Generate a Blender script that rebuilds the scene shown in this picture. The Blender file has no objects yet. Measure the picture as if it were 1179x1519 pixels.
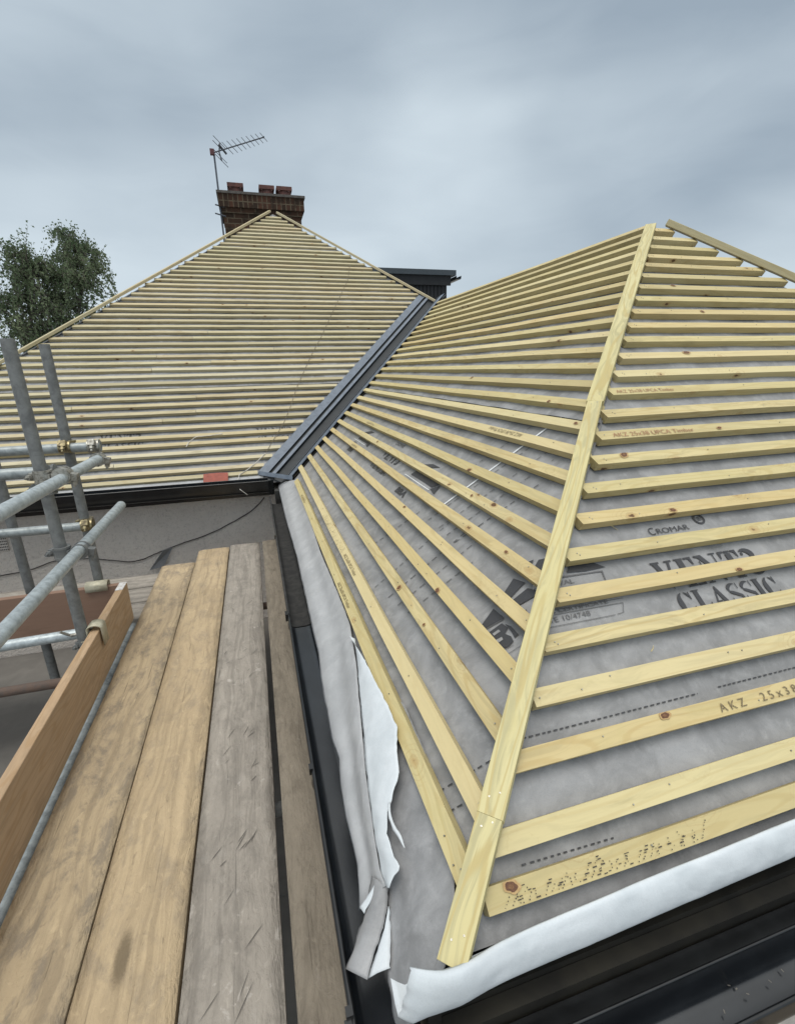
import bpy, bmesh, math, random
from mathutils import Vector, Matrix, noise
random.seed(11)
PI = math.pi
sc = bpy.context.scene
COL = sc.collection

# ------------------------------------------------------------------ camera
R_ = Vector((0.95894, -0.28283, -0.02116)); U_ = Vector((0.10119, 0.2715, 0.9571)); F_ = Vector((0.26495, 0.91995, -0.28897))
FPX, CX, CY = 712.35, 589.5, 759.5
cam = bpy.data.cameras.new('camera'); camo = bpy.data.objects.new('camera', cam); COL.objects.link(camo)
cam.sensor_fit = 'HORIZONTAL'; cam.sensor_width = 36.0; cam.lens = 36.0 * FPX / 1179.0
cam.clip_start = 0.02; cam.clip_end = 2000
camo.matrix_world = Matrix(((R_.x, U_.x, -F_.x, 0), (R_.y, U_.y, -F_.y, 0), (R_.z, U_.z, -F_.z, 0), (0, 0, 0, 1)))
sc.camera = camo
sc.view_settings.view_transform = 'Standard'; sc.view_settings.look = 'None'
sc.view_settings.exposure = 0.14; sc.view_settings.gamma = 1.0

# ------------------------------------------------------------------ node helper
class NT:
    def __init__(s, tree): s.t = tree; tree.nodes.clear()
    def n(s, typ, **kw):
        nd = s.t.nodes.new(typ)
        ins = kw.pop('ins', {})
        for k, v in kw.items(): setattr(nd, k, v)
        for k, v in ins.items():
            if isinstance(v, bpy.types.NodeSocket): s.t.links.new(v, nd.inputs[k])
            else: nd.inputs[k].default_value = v
        return nd
    def link(s, a, b): s.t.links.new(a, b)
    def math(s, op, a, b=0.0, c=None, clamp=False):
        nd = s.t.nodes.new('ShaderNodeMath'); nd.operation = op; nd.use_clamp = clamp
        for i, v in enumerate((a, b) if c is None else (a, b, c)):
            if isinstance(v, bpy.types.NodeSocket): s.t.links.new(v, nd.inputs[i])
            else: nd.inputs[i].default_value = v
        return nd.outputs[0]
    def mix(s, f, a, b, blend='MIX'):
        nd = s.t.nodes.new('ShaderNodeMix'); nd.data_type = 'RGBA'; nd.blend_type = blend
        for k, v in ((0, f), (6, a), (7, b)):
            if isinstance(v, bpy.types.NodeSocket): s.t.links.new(v, nd.inputs[k])
            else: nd.inputs[k].default_value = v if k == 0 else (tuple(v) + (1,) if len(v) == 3 else v)
        return nd.outputs[2]
    def ramp(s, f, a, b, lo=0.0, hi=1.0):
        nd = s.t.nodes.new('ShaderNodeMapRange'); nd.interpolation_type = 'SMOOTHSTEP'
        s.t.links.new(f, nd.inputs[0])
        for i, v in ((1, a), (2, b), (3, lo), (4, hi)): nd.inputs[i].default_value = v
        return nd.outputs[0]
    def noise(s, vec, scale, detail=4, rough=0.55, dist=0.0):
        return s.n('ShaderNodeTexNoise', ins={'Vector': vec, 'Scale': scale, 'Detail': detail, 'Roughness': rough, 'Distortion': dist}).outputs[0]
    def mapping(s, vec, scale=(1, 1, 1), loc=(0, 0, 0), rot=(0, 0, 0)):
        return s.n('ShaderNodeMapping', ins={'Vector': vec, 'Scale': scale, 'Location': loc, 'Rotation': rot}).outputs[0]

# ------------------------------------------------------------------ world: overcast daylight
SUN_EL, SUN_ROT = math.radians(72), math.radians(215)
SKL = (1.1, 6.2, 4.0)
world = bpy.data.worlds.new('World'); sc.world = world; world.use_nodes = True
w = NT(world.node_tree)
sky = w.n('ShaderNodeTexSky', sky_type='NISHITA', sun_disc=False, sun_elevation=SUN_EL, sun_rotation=SUN_ROT)
geo = w.n('ShaderNodeTexCoord').outputs['Generated']
sep = w.n('ShaderNodeSeparateXYZ', ins={0: geo}).outputs
m1 = w.mapping(geo, scale=(1.0, 1.0, 2.2), rot=(0, 0, 0.5), loc=SKL)
n1 = w.noise(m1, 1.5, 3, 0.45, 0.5)
m2 = w.mapping(geo, scale=(1.0, 0.8, 1.7), loc=(3.1, 1.7, 0.4), rot=(0.5, 0.35, 0))
n2 = w.noise(m2, 2.6, 3, 0.42, 0.2)
def blob(d, a, b):
    d = Vector(d).normalized()
    dt = w.n('ShaderNodeVectorMath', operation='DOT_PRODUCT', ins={0: geo, 1: tuple(d)}).outputs['Value']
    return w.ramp(dt, math.cos(b), math.cos(a))
def raydir(x, y): return (F_ + R_ * ((x - CX) / FPX) - U_ * ((y - CY) / FPX)).normalized()
f = w.math('ADD', w.math('MULTIPLY', w.ramp(n1, 0.30, 0.70), 0.70), w.math('MULTIPLY', w.ramp(n2, 0.3, 0.7), 0.30))
n3 = w.noise(w.mapping(geo, scale=(1.0, 1.0, 3.2), rot=(0.3, 0.5, 0.9)), 5.0, 8, 0.58, 0.5)
f = w.math('ADD', f, w.math('MULTIPLY', w.math('SUBTRACT', n3, 0.5), 0.42))
f = w.math('ADD', w.math('MULTIPLY', f, 0.85), 0.04)
brk = w.ramp(n2, 0.3, 0.6, 0.45, 1.0)
f = w.math('ADD', f, w.math('MULTIPLY', blob(raydir(745, 215), 0.0, 0.26), w.math('MULTIPLY', brk, 0.24)))
f = w.math('ADD', f, w.math('MULTIPLY', blob(raydir(620, 285), 0.0, 0.24), w.math('MULTIPLY', brk, 0.17)))
f = w.math('ADD', f, w.math('MULTIPLY', blob(raydir(60, 60), 0.0, 0.7), 0.16))
f = w.math('ADD', f, w.math('MULTIPLY', blob(raydir(900, 20), 0.0, 0.6), -0.24))
f = w.math('ADD', f, w.math('MULTIPLY', blob(raydir(420, 130), 0.0, 0.25), -0.16))
f = w.math('ADD', f, w.ramp(sep[2], -0.05, 0.35, 0.30, 0.0), clamp=False)
f = w.math('MINIMUM', w.math('MAXIMUM', f, 0.0), 1.15)
cloud = w.mix(f, (0.310, 0.380, 0.450), (0.590, 0.675, 0.735))
zen = w.ramp(sep[2], 0.52, 0.95, 1.0, 2.2)          # overcast skies are brightest overhead
cloud = w.mix(w.ramp(sep[2], 0.50, 0.75), cloud, (0.66, 0.675, 0.67))       # thin bright cloud above
cloud = w.n('ShaderNodeVectorMath', operation='SCALE', ins={0: cloud, 3: zen}).outputs[0]
cloud = w.n('ShaderNodeVectorMath', operation='SCALE', ins={0: cloud, 3: w.math('ADD', w.math('MULTIPLY', w.ramp(sep[1], -0.25, -0.85), 4.0), 10.0)}).outputs[0]  # unseen sky behind the camera given added brightness to lift the wall
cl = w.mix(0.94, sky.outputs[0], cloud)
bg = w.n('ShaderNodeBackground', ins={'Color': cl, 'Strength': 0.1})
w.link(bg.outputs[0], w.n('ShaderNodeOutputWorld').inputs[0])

sun = bpy.data.lights.new('sun', 'SUN'); sun.energy = 1.5; sun.angle = math.radians(28); sun.color = (1.0, 0.955, 0.875)
suno = bpy.data.objects.new('sun', sun); COL.objects.link(suno)
sd = Vector((-0.18, -0.25, 0.95)).normalized()
suno.rotation_euler = sd.to_track_quat('Z', 'Y').to_euler()

# ------------------------------------------------------------------ roof planes (metres, camera at origin)
T = 0.7744; TH = math.atan(T); CT, ST = math.cos(TH), math.sin(TH)
class Plane:
    """u runs along the eave, s up the slope (s=0 at camera height), n out of the roof; n=0 is the batten top."""
    def __init__(p, O, X, U): p.O = Vector(O); p.X = Vector(X); p.U = Vector(U); p.N = p.X.cross(p.U)
    def P(p, u, s, n=0.0): return p.O + p.X * u + p.U * s + p.N * n
    def mat(p, u, s, n=0.0):
        o = p.P(u, s, n)
        return Matrix(((p.X.x, p.U.x, p.N.x, o.x), (p.X.y, p.U.y, p.N.y, o.y), (p.X.z, p.U.z, p.N.z, o.z), (0, 0, 0, 1)))
    def hit(p, x, y, n=0.0):
        """(u, s) of the roof surface n above the batten tops along the sight line x, y of the survey photo"""
        d = F_ + R_ * ((x - CX) / FPX) - U_ * ((y - CY) / FPX)
        q = d * ((p.O + p.N * n).dot(p.N) / d.dot(p.N)) - p.O
        return q.dot(p.X), q.dot(p.U)
WL = Plane((1.05 / T, 0, 0), (0, -1, 0), (CT, 0, ST))                 # wing, side slope
WF = Plane((0, 0.2867 + 1.05 / T, 0), (1, 0, 0), (0, CT, ST))         # wing, front hip slope
MF = Plane((0, 4.2 / T, 0), (1, 0, 0), (0, CT, ST))                   # main roof, front slope
def wl_hip(s): return -(1.05 / T + CT * s + 0.2867)                   # u on WL of the left hip
def wl_val(s): return -(1.05 / T + CT * s + 4.068)                    # u on WL of the valley
def wf_hip(s): return 1.05 / T + CT * s
def wf_hip2(s): return 5.085 - (0.2867 + 1.05 / T + CT * s)
def mf_val(s): return 4.2 / T + CT * s - 4.068
def mf_hipL(s): return 4.2 / T + CT * s - 7.78
def mf_hipR(s): return 8.91 - (4.2 / T + CT * s)
RIDGE_X = 2.385
S_RIDGE = (T * RIDGE_X - 1.05) / ST
S_VTOP = S_RIDGE
S_APEX = (T * 8.345 - 4.2) / ST
def onz(x, y, z):
    d = F_ + R_ * ((x - CX) / FPX) - U_ * ((y - CY) / FPX); return d * (z / d.z)
def ony(x, y, Y):
    d = F_ + R_ * ((x - CX) / FPX) - U_ * ((y - CY) / FPX); return d * (Y / d.y)

# ------------------------------------------------------------------ materials
MATS = {}
def newmat(name):
    m = bpy.data.materials.new(name); m.use_nodes = True; MATS[name] = m
    t = NT(m.node_tree); return m, t
def finish(t, col, rough=0.6, bump=None, bstr=0.3, bdist=0.002, metal=0.0, spec=0.5, **kw):
    ins = {'Metallic': metal, 'Specular IOR Level': spec}
    ins['Base Color'] = col if isinstance(col, bpy.types.NodeSocket) else tuple(col) + (1,)
    ins['Roughness'] = rough
    ins.update(kw)
    if bump is not None:
        ins['Normal'] = t.n('ShaderNodeBump', ins={'Strength': bstr, 'Distance': bdist, 'Height': bump}).outputs[0]
    b = t.n('ShaderNodeBsdfPrincipled', ins=ins)
    t.link(b.outputs[0], t.n('ShaderNodeOutputMaterial').inputs[0])
def objvec(t, rnd=37.0):
    tc = t.n('ShaderNodeTexCoord').outputs['Object']
    r = t.n('ShaderNodeObjectInfo').outputs['Random']
    cmb = t.n('ShaderNodeCombineXYZ', ins={0: t.math('MULTIPLY', r, rnd), 1: t.math('MULTIPLY', r, rnd * .37), 2: t.math('MULTIPLY', r, rnd * .71)}).outputs[0]
    return t.n('ShaderNodeVectorMath', operation='ADD', ins={0: tc, 1: cmb}).outputs[0], r

def wood(name, ca, cb, cstain, knot=0.74, kscale=(7.5, 13, 13), green=0.25, rough=0.62, grain=1.0, vary=1.0):
    m, t = newmat(name); v, r = objvec(t)
    warp = t.noise(t.mapping(v, (3.0, 9, 9)), 1.0, 2, 0.5)
    vv = t.n('ShaderNodeVectorMath', operation='ADD', ins={0: t.mapping(v, (2.2, 70, 70)), 1: t.n('ShaderNodeCombineXYZ', ins={1: t.math('MULTIPLY', warp, 9.0), 2: t.math('MULTIPLY', warp, 7.0)}).outputs[0]}).outputs[0]
    g = t.noise(vv, 1.0, 4, 0.6)
    big = t.noise(t.mapping(v, (1.3, 7, 7)), 1.0, 3, 0.5)
    med = t.noise(t.mapping(v, (9, 30, 30)), 1.0, 4, 0.6)
    c = t.mix(t.ramp(big, 0.3, 0.7), ca, cb)
    c = t.mix(t.math('MULTIPLY', t.ramp(g, 0.42, 0.66), 0.5 * grain), c, tuple(x * .62 for x in ca), 'MIX')
    lines = t.math('SINE', t.math('MULTIPLY', t.math('ADD', t.noise(t.mapping(v, (1.6, 14, 14)), 1.0, 1, 0.3), t.math('MULTIPLY', g, 0.05)), 55.0))
    c = t.mix(t.math('MULTIPLY', t.ramp(lines, 0.45, 1.0), 0.42 * grain), c, tuple(x * y for x, y in zip(cb, (.78, .68, .52))))
    c = t.mix(t.math('MULTIPLY', t.ramp(med, 0.50, 0.72), 0.5), c, cstain)
    # per piece tone
    c = t.mix(t.math('MULTIPLY', t.ramp(r, 0.0, 1.0), green), c, tuple(x * y for x, y in zip(ca, (.86, .93, .80))))
    c = t.mix(t.math('MULTIPLY', t.ramp(t.math('FRACT', t.math('MULTIPLY', r, 7.3)), 0.55, 1.0), 0.28), c, tuple(x * y for x, y in zip(ca, (1.02, .86, .72))))
    r2 = t.math('FRACT', t.math('MULTIPLY', r, 13.7)); r3 = t.math('FRACT', t.math('MULTIPLY', r, 31.1))
    c = t.mix(t.math('MULTIPLY', t.ramp(r2, 0.60, 1.0), 0.60 * vary), c, tuple(x * y for x, y in zip(ca, (.70, .70, .66))))
    c = t.mix(t.math('MULTIPLY', t.ramp(r3, 0.62, 1.0), 0.45 * vary), c, tuple(min(.75, x * y) for x, y in zip(ca, (1.12, 1.16, 1.30))))
    damp = t.noise(t.mapping(v, (2.4, 10, 10), loc=(7, 3, 1)), 1.0, 5, 0.65, 0.5)
    c = t.mix(t.math('MULTIPLY', t.ramp(damp, 0.56, 0.74), 0.42 * vary), c, tuple(x * y for x, y in zip(ca, (.52, .50, .46))))
    # knots
    vor = t.n('ShaderNodeTexVoronoi', ins={'Vector': t.mapping(v, kscale), 'Scale': 1.0, 'Randomness': 1.0})
    pick = t.math('GREATER_THAN', t.n('ShaderNodeSeparateColor', ins={0: vor.outputs['Color']}).outputs[0], knot)
    wob = t.math('MULTIPLY', t.noise(v, 90, 2), 0.12)
    dd = t.math('ADD', t.math('ADD', vor.outputs['Distance'], wob), t.math('MULTIPLY', t.math('SUBTRACT', med, 0.5), 0.14))
    halo = t.math('MULTIPLY', t.ramp(dd, 0.17, 0.26, 0.5, 0.0), pick)
    core = t.math('MULTIPLY', t.ramp(dd, 0.135, 0.175, 0.97, 0.0), pick)
    ringn = t.math('MULTIPLY', t.ramp(t.math('SINE', t.math('MULTIPLY', dd, 60.0)), 0.55, 0.95, 0.0, 0.28), t.math('MULTIPLY', pick, t.ramp(dd, 0.2, 0.75, 1.0, 0.0)))
    c = t.mix(halo, c, (0.34, 0.20, 0.075)); c = t.mix(ringn, c, (0.30, 0.19, 0.08)); c = t.mix(core, c, (0.10, 0.050, 0.02))
    h = t.math('ADD', t.math('MULTIPLY', g, 0.7), t.math('MULTIPLY', med, 0.5))
    finish(t, c, rough, h, 0.35, 0.0012, spec=0.35)
    return m
wood('batten', (0.555, 0.468, 0.252), (0.490, 0.398, 0.200), (0.45, 0.38, 0.18))
wood('batten_main', (0.49, 0.43, 0.28), (0.43, 0.365, 0.225), (0.29, 0.235, 0.15), green=0.3, vary=1.3)
wood('hip_batten', (0.54, 0.485, 0.265), (0.50, 0.435, 0.215), (0.47, 0.40, 0.18), knot=0.93, grain=1.7, green=0.1, vary=0.25)
wood('toe_wood', (0.47, 0.325, 0.21), (0.415, 0.28, 0.175), (0.31, 0.20, 0.12), knot=0.80, kscale=(3.2, 8, 8), rough=0.75, grain=1.3)
wood('toe_wood_dark', (0.235, 0.145, 0.10), (0.20, 0.12, 0.08), (0.15, 0.09, 0.06), knot=0.85, kscale=(2.4, 7, 7), rough=0.75, grain=0.8)

def board(name, ca, cb, cdirt, spots=0.0, dirt=0.55, lo=0.44, hi=0.66):
    """weathered scaffold board: long axis is object X"""
    m, t = newmat(name); v, r = objvec(t, 53)
    warp = t.noise(t.mapping(v, (1.4, 5, 5)), 1.0, 3, 0.5)
    vv = t.n('ShaderNodeVectorMath', operation='ADD', ins={0: t.mapping(v, (1.6, 42, 42)), 1: t.n('ShaderNodeCombineXYZ', ins={1: t.math('MULTIPLY', warp, 8.0)}).outputs[0]}).outputs[0]
    g = t.noise(vv, 1.0, 5, 0.65)
    big = t.noise(t.mapping(v, (2.6, 6.5, 6.5)), 1.0, 6, 0.66, 0.5)
    blot = t.noise(t.mapping(v, (8, 15, 15), loc=(5, 2, 1)), 1.0, 8, 0.72, 0.35)
    fine = t.noise(v, 170, 5, 0.75)
    lump = t.noise(t.mapping(v, (22, 40, 40)), 1.0, 4, 0.65, 0.8)
    c = t.mix(t.ramp(big, 0.3, 0.72), ca, cb)
    c = t.mix(t.math('MULTIPLY', t.ramp(blot, lo, hi), dirt), c, cdirt)
    c = t.mix(t.math('MULTIPLY', t.ramp(g, 0.44, 0.64), 0.55), c, tuple(x * .66 for x in cb))
    crack = t.noise(t.mapping(v, (3.2, 95, 95), loc=(0, 4, 2)), 1.0, 3, 0.5, 0.3)
    c = t.mix(t.math('MULTIPLY', t.ramp(crack, 0.67, 0.73), 0.55), c, tuple(x * .30 for x in cb))
    c = t.mix(t.math('MULTIPLY', t.ramp(lump, 0.60, 0.76), 0.4), c, tuple(x * .5 for x in cdirt))
    c = t.mix(t.math('MULTIPLY', t.ramp(lump, 0.42, 0.22), 0.45), c, tuple(min(.8, x * 1.4) for x in ca))
    c = t.mix(t.math('MULTIPLY', t.ramp(fine, 0.55, 0.8), 0.3), c, tuple(x * .55 for x in cb))
    if spots > 0:
        sn = t.noise(t.mapping(v, (26, 34, 34), loc=(2, 9, 1)), 1.0, 5, 0.62, 0.5); pm = t.noise(v, 3.5, 2, 0.5)
        c = t.mix(t.math('MULTIPLY', t.math('MULTIPLY', t.ramp(sn, 0.62, 0.70), t.ramp(pm, 0.40, 0.60)), spots * 1.2), c, (0.50, 0.46, 0.42))
        spots = spots * .25
        vo = t.n('ShaderNodeTexVoronoi', ins={'Vector': t.n('ShaderNodeVectorMath', operation='ADD', ins={0: t.mapping(v, (16, 22, 22)), 1: t.n('ShaderNodeCombineXYZ', ins={0: t.math('MULTIPLY', fine, 0.8), 1: t.math('MULTIPLY', blot, 1.4)}).outputs[0]}).outputs[0], 'Scale': 1.0})
        pk = t.math('GREATER_THAN', t.n('ShaderNodeSeparateColor', ins={0: vo.outputs['Color']}).outputs[1], 0.62)
        sp = t.math('MULTIPLY', t.math('MULTIPLY', t.ramp(vo.outputs['Distance'], 0.10, 0.42, 1.0, 0.0), pk), spots)
        c = t.mix(sp, c, (0.52, 0.49, 0.45))
    # nail holes and knots
    vor = t.n('ShaderNodeTexVoronoi', ins={'Vector': t.mapping(v, (2.3, 8, 8)), 'Scale': 1.0})
    pick = t.math('GREATER_THAN', t.n('ShaderNodeSeparateColor', ins={0: vor.outputs['Color']}).outputs[0], 0.8)
    dd = t.math('ADD', vor.outputs['Distance'], t.math('MULTIPLY', fine, 0.10))
    c = t.mix(t.math('MULTIPLY', t.ramp(dd, 0.13, 0.24, 0.8, 0.0), pick), c, tuple(x * .35 for x in cb))
    h = t.math('ADD', t.math('MULTIPLY', g, 0.8), t.math('ADD', t.math('MULTIPLY', lump, 1.0), t.math('MULTIPLY', blot, 0.8)))
    finish(t, c, 0.85, h, 0.95, 0.006, spec=0.2)
    return m
board('board_tan', (0.465, 0.362, 0.232), (0.37, 0.288, 0.19), (0.22, 0.182, 0.138), dirt=0.8, lo=0.45, hi=0.64)
board('board_tan2', (0.465, 0.36, 0.228), (0.39, 0.30, 0.192), (0.26, 0.212, 0.155), dirt=0.65, lo=0.46, hi=0.67)
board('board_grey', (0.335, 0.302, 0.262), (0.27, 0.243, 0.211), (0.165, 0.15, 0.132), spots=0.42, dirt=0.6)
board('board_brown', (0.25, 0.215, 0.17), (0.212, 0.182, 0.143), (0.135, 0.114, 0.09), spots=0.1, dirt=0.6)

def membrane(name, ca, cb, rough=0.5, mott=0.5, spec=0.5, bs=0.55):
    m, t = newmat(name); v = t.n('ShaderNodeTexCoord').outputs['Object']
    a = t.noise(v, 9, 6, 0.62, 0.6); b = t.noise(v, 26, 5, 0.62); fi = t.noise(v, 420, 3, 0.7); cr = t.noise(t.mapping(v, (1, 1, 1)), 3.0, 3, 0.5, 1.5)
    c = t.mix(t.ramp(a, 0.32, 0.72), ca, cb)
    c = t.mix(t.math('MULTIPLY', t.ramp(b, 0.5, 0.75), mott), c, tuple(min(.9, x * 1.22) for x in cb))
    c = t.mix(t.math('MULTIPLY', t.ramp(fi, 0.45, 0.75), 0.22), c, tuple(x * .72 for x in ca))
    cz = t.noise(t.mapping(v, (3.5, 8, 8), rot=(0, 0, .6)), 1.0, 2, 0.5, 0.6)
    rid = t.math('MULTIPLY', t.math('SUBTRACT', 1.0, t.math('MULTIPLY', t.math('ABSOLUTE', t.math('SUBTRACT', cz, 0.5)), 9.0), None, True) if False else t.ramp(t.math('ABSOLUTE', t.math('SUBTRACT', cz, 0.5)), 0.0, 0.07, 1.0, 0.0), 0.7)
    cr = t.math('ADD', cr, t.math('MULTIPLY', rid, 0.05))
    h = t.math('ADD', t.math('MULTIPLY', cr, 3.0), t.math('ADD', t.math('MULTIPLY', b, 0.55), t.math('MULTIPLY', fi, 0.12)))
    finish(t, c, rough, h, bs, 0.006, spec=spec)
    return m
membrane('underlay', (0.192, 0.195, 0.201), (0.300, 0.303, 0.312))
membrane('underlay_light', (0.325, 0.332, 0.342), (0.395, 0.402, 0.412), mott=0.4, bs=.45)
membrane('underlay_white', (0.50, 0.54, 0.57), (0.585, 0.62, 0.65), rough=0.85, mott=0.10, bs=.35, spec=.2)

def simple(name, ca, cb=None, scale=20, rough=0.6, bstr=0.2, bd=0.002, metal=0.0, spec=0.5, detail=4, lo=.35, hi=.7, **kw):
    m, t = newmat(name); v = t.n('ShaderNodeTexCoord').outputs['Object']
    n = t.noise(v, scale, detail, 0.62, 0.4)
    c = t.mix(t.ramp(n, lo, hi), ca, cb or tuple(x * .75 for x in ca))
    finish(t, c, rough, n, bstr, bd, metal=metal, spec=spec, **kw)
    return m
simple('print_ink', (0.036, 0.037, 0.042), (0.10, 0.10, 0.105), scale=210, rough=0.5, lo=.56, hi=.85)
simple('print_ink_faint', (0.085, 0.085, 0.09), (0.12, 0.12, 0.125), scale=160, rough=0.5)
simple('wood_ink', (0.10, 0.075, 0.04), (0.26, 0.20, 0.10), scale=420, rough=0.6, lo=.45, hi=.6)
simple('wood_ink_dark', (0.035, 0.028, 0.02), (0.12, 0.09, 0.05), scale=300, rough=0.6, lo=.5, hi=.65)
simple('red_ink', (0.22, 0.075, 0.04), (0.40, 0.24, 0.12), scale=420, rough=0.6, lo=.4, hi=.6)
simple('wood_dust', (0.16, 0.15, 0.13), (0.10, 0.095, 0.085), scale=200, rough=0.9)
simple('knot_dark', (0.13, 0.055, 0.022), (0.075, 0.03, 0.014), scale=300, rough=0.6)
simple('knot_ring', (0.36, 0.22, 0.09), (0.45, 0.32, 0.15), scale=260, rough=0.6)
simple('knot_core', (0.20, 0.10, 0.04), (0.12, 0.05, 0.02), scale=300, rough=0.6)
simple('white_tape', (0.72, 0.75, 0.78), (0.6, 0.63, 0.66), scale=60, rough=0.4)
simple('black_plastic', (0.006, 0.0065, 0.007), (0.011, 0.012, 0.013), scale=14, rough=0.22, bstr=0.05, spec=0.5)
simple('gutter_inner', (0.010, 0.012, 0.015), (0.016, 0.019, 0.023), scale=9, rough=0.24, bstr=0.08, spec=0.65)
simple('dusty_gutter', (0.014, 0.014, 0.014), (0.035, 0.034, 0.032), scale=22, rough=0.8, bstr=0.4)
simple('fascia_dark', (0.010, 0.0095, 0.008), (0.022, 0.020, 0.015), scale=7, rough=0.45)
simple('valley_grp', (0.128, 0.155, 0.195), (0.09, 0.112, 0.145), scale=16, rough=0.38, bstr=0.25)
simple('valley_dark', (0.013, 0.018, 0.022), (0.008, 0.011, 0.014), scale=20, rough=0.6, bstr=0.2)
simple('galv', (0.32, 0.35, 0.355), (0.19, 0.21, 0.215), scale=34, rough=0.48, bstr=0.25, metal=0.35, detail=7)
simple('galv_dull', (0.20, 0.207, 0.204), (0.125, 0.13, 0.13), scale=30, rough=0.6, bstr=0.3, metal=0.25, detail=7)
simple('galv_bright', (0.45, 0.50, 0.52), (0.29, 0.325, 0.34), scale=44, rough=0.42, bstr=0.25, metal=0.3, detail=7)
simple('rusty', (0.135, 0.09, 0.068), (0.10, 0.08, 0.07), scale=30, rough=0.85, bstr=0.6, detail=7)
simple('coupler_gold', (0.37, 0.31, 0.175), (0.10, 0.08, 0.055), scale=60, rough=0.38, bstr=0.5, metal=0.7)
simple('coupler_steel', (0.42, 0.41, 0.37), (0.16, 0.15, 0.13), scale=60, rough=0.4, bstr=0.5, metal=0.6)
simple('coupler_pale', (0.50, 0.47, 0.36), (0.36, 0.33, 0.24), scale=40, rough=0.5, bstr=0.3, metal=0.2)
simple('nail', (0.42, 0.41, 0.36), (0.25, 0.24, 0.21), scale=200, rough=0.3, metal=0.8)
simple('cable_black', (0.02, 0.018, 0.018), (0.045, 0.04, 0.038), scale=50, rough=0.6)
simple('cord_brown', (0.11, 0.085, 0.06), (0.20, 0.17, 0.12), scale=14, rough=0.8)
simple('cord_pale', (0.62, 0.60, 0.56), (0.4, 0.38, 0.35), scale=30, rough=0.6)
simple('tile_red', (0.30, 0.085, 0.06), (0.23, 0.07, 0.052), scale=30, rough=0.8, bstr=0.4)
simple('terracotta', (0.125, 0.052, 0.042), (0.07, 0.034, 0.03), scale=14, rough=0.85, bstr=0.4)
simple('mortar', (0.10, 0.09, 0.08), (0.06, 0.055, 0.05), scale=20, rough=0.9, bstr=0.5)
simple('dormer_trim', (0.030, 0.040, 0.048), (0.036, 0.047, 0.055), scale=8, rough=0.45)
simple('dormer_clad', (0.006, 0.007, 0.009), (0.009, 0.010, 0.012), scale=8, rough=0.7)
simple('felt', (0.15, 0.14, 0.128), (0.19, 0.178, 0.162), scale=5, rough=0.9, bstr=0.3, detail=8)
simple('lead', (0.22, 0.225, 0.235), (0.28, 0.285, 0.295), scale=12, rough=0.6, bstr=0.3)
simple('paving', (0.30, 0.285, 0.26), (0.22, 0.21, 0.19), scale=1.5, rough=0.95, detail=8)
simple('bark', (0.16, 0.14, 0.12), (0.07, 0.06, 0.05), scale=14, rough=0.9, bstr=0.5)
simple('aerial_metal', (0.10, 0.11, 0.13), (0.06, 0.065, 0.075), scale=30, rough=0.5, metal=0.5)
simple('aerial_red', (0.11, 0.03, 0.035), (0.06, 0.02, 0.02), scale=30, rough=0.6)
simple('glass_dark', (0.02, 0.025, 0.03), (0.03, 0.035, 0.04), scale=4, rough=0.08, spec=0.8)
simple('frame_white', (0.7, 0.7, 0.68), (0.6, 0.6, 0.58), scale=8, rough=0.4)
simple('hole_dark', (0.03, 0.03, 0.03), (0.02, 0.02, 0.02), scale=8, rough=0.9)

m, t = newmat('render_wall'); v = t.n('ShaderNodeTexCoord').outputs['Object']
vo = t.n('ShaderNodeTexVoronoi', ins={'Vector': v, 'Scale': 75.0}).outputs['Distance']
a = t.noise(v, 2.2, 6, 0.6); b = t.noise(v, 45, 4, 0.65); d = t.noise(v, 16, 5, 0.6)
c = t.mix(t.ramp(a, 0.3, 0.72), (0.63, 0.575, 0.52), (0.55, 0.50, 0.455))
c = t.mix(t.math('MULTIPLY', t.ramp(b, 0.5, 0.72), 0.45), c, (0.31, 0.285, 0.26))
c = t.mix(t.math('MULTIPLY', t.ramp(d, 0.56, 0.75), 0.35), c, (0.33, 0.305, 0.28))
finish(t, c, 0.92, t.math('ADD', t.math('MULTIPLY', vo, 0.8), t.math('ADD', b, t.math('MULTIPLY', d, 1.6))), 0.6, 0.008, spec=0.15)

m, t = newmat('brick'); tc = t.n('ShaderNodeTexCoord').outputs['Object']
nrm = t.n('ShaderNodeNewGeometry').outputs['True Normal']; ns = t.n('ShaderNodeSeparateXYZ', ins={0: nrm}).outputs
ps = t.n('ShaderNodeSeparateXYZ', ins={0: tc}).outputs
side = t.math('GREATER_THAN', t.math('ABSOLUTE', ns[0]), 0.6)
hx = t.math('ADD', t.math('MULTIPLY', ps[1], side), t.math('MULTIPLY', ps[0], t.math('SUBTRACT', 1.0, side)))
bv = t.n('ShaderNodeCombineXYZ', ins={0: hx, 1: ps[2]}).outputs[0]
wv = t.n('ShaderNodeVectorMath', operation='ADD', ins={0: bv, 1: t.n('ShaderNodeVectorMath', operation='SCALE', ins={0: t.n('ShaderNodeTexNoise', ins={'Vector': tc, 'Scale': 22.0}).outputs[1], 3: 0.012}).outputs[0]}).outputs[0]
br = t.n('ShaderNodeTexBrick', ins={'Vector': wv, 'Color1': (0.070, 0.036, 0.022, 1), 'Color2': (0.028, 0.018, 0.012, 1), 'Mortar': (0.10, 0.08, 0.055, 1), 'Scale': 1.0, 'Mortar Size': 0.007, 'Mortar Smooth': 0.2, 'Brick Width': 0.225, 'Row Height': 0.075})
n_ = t.noise(tc, 5, 6, 0.65); n3 = t.noise(tc, 30, 4, 0.6)
c = t.mix(t.ramp(n_, 0.45, 0.7), br.outputs[0], (0.018, 0.014, 0.010)); c = t.mix(t.math('MULTIPLY', t.ramp(n3, 0.55, 0.75), 0.4), c, (0.10, 0.05, 0.03))
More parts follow.
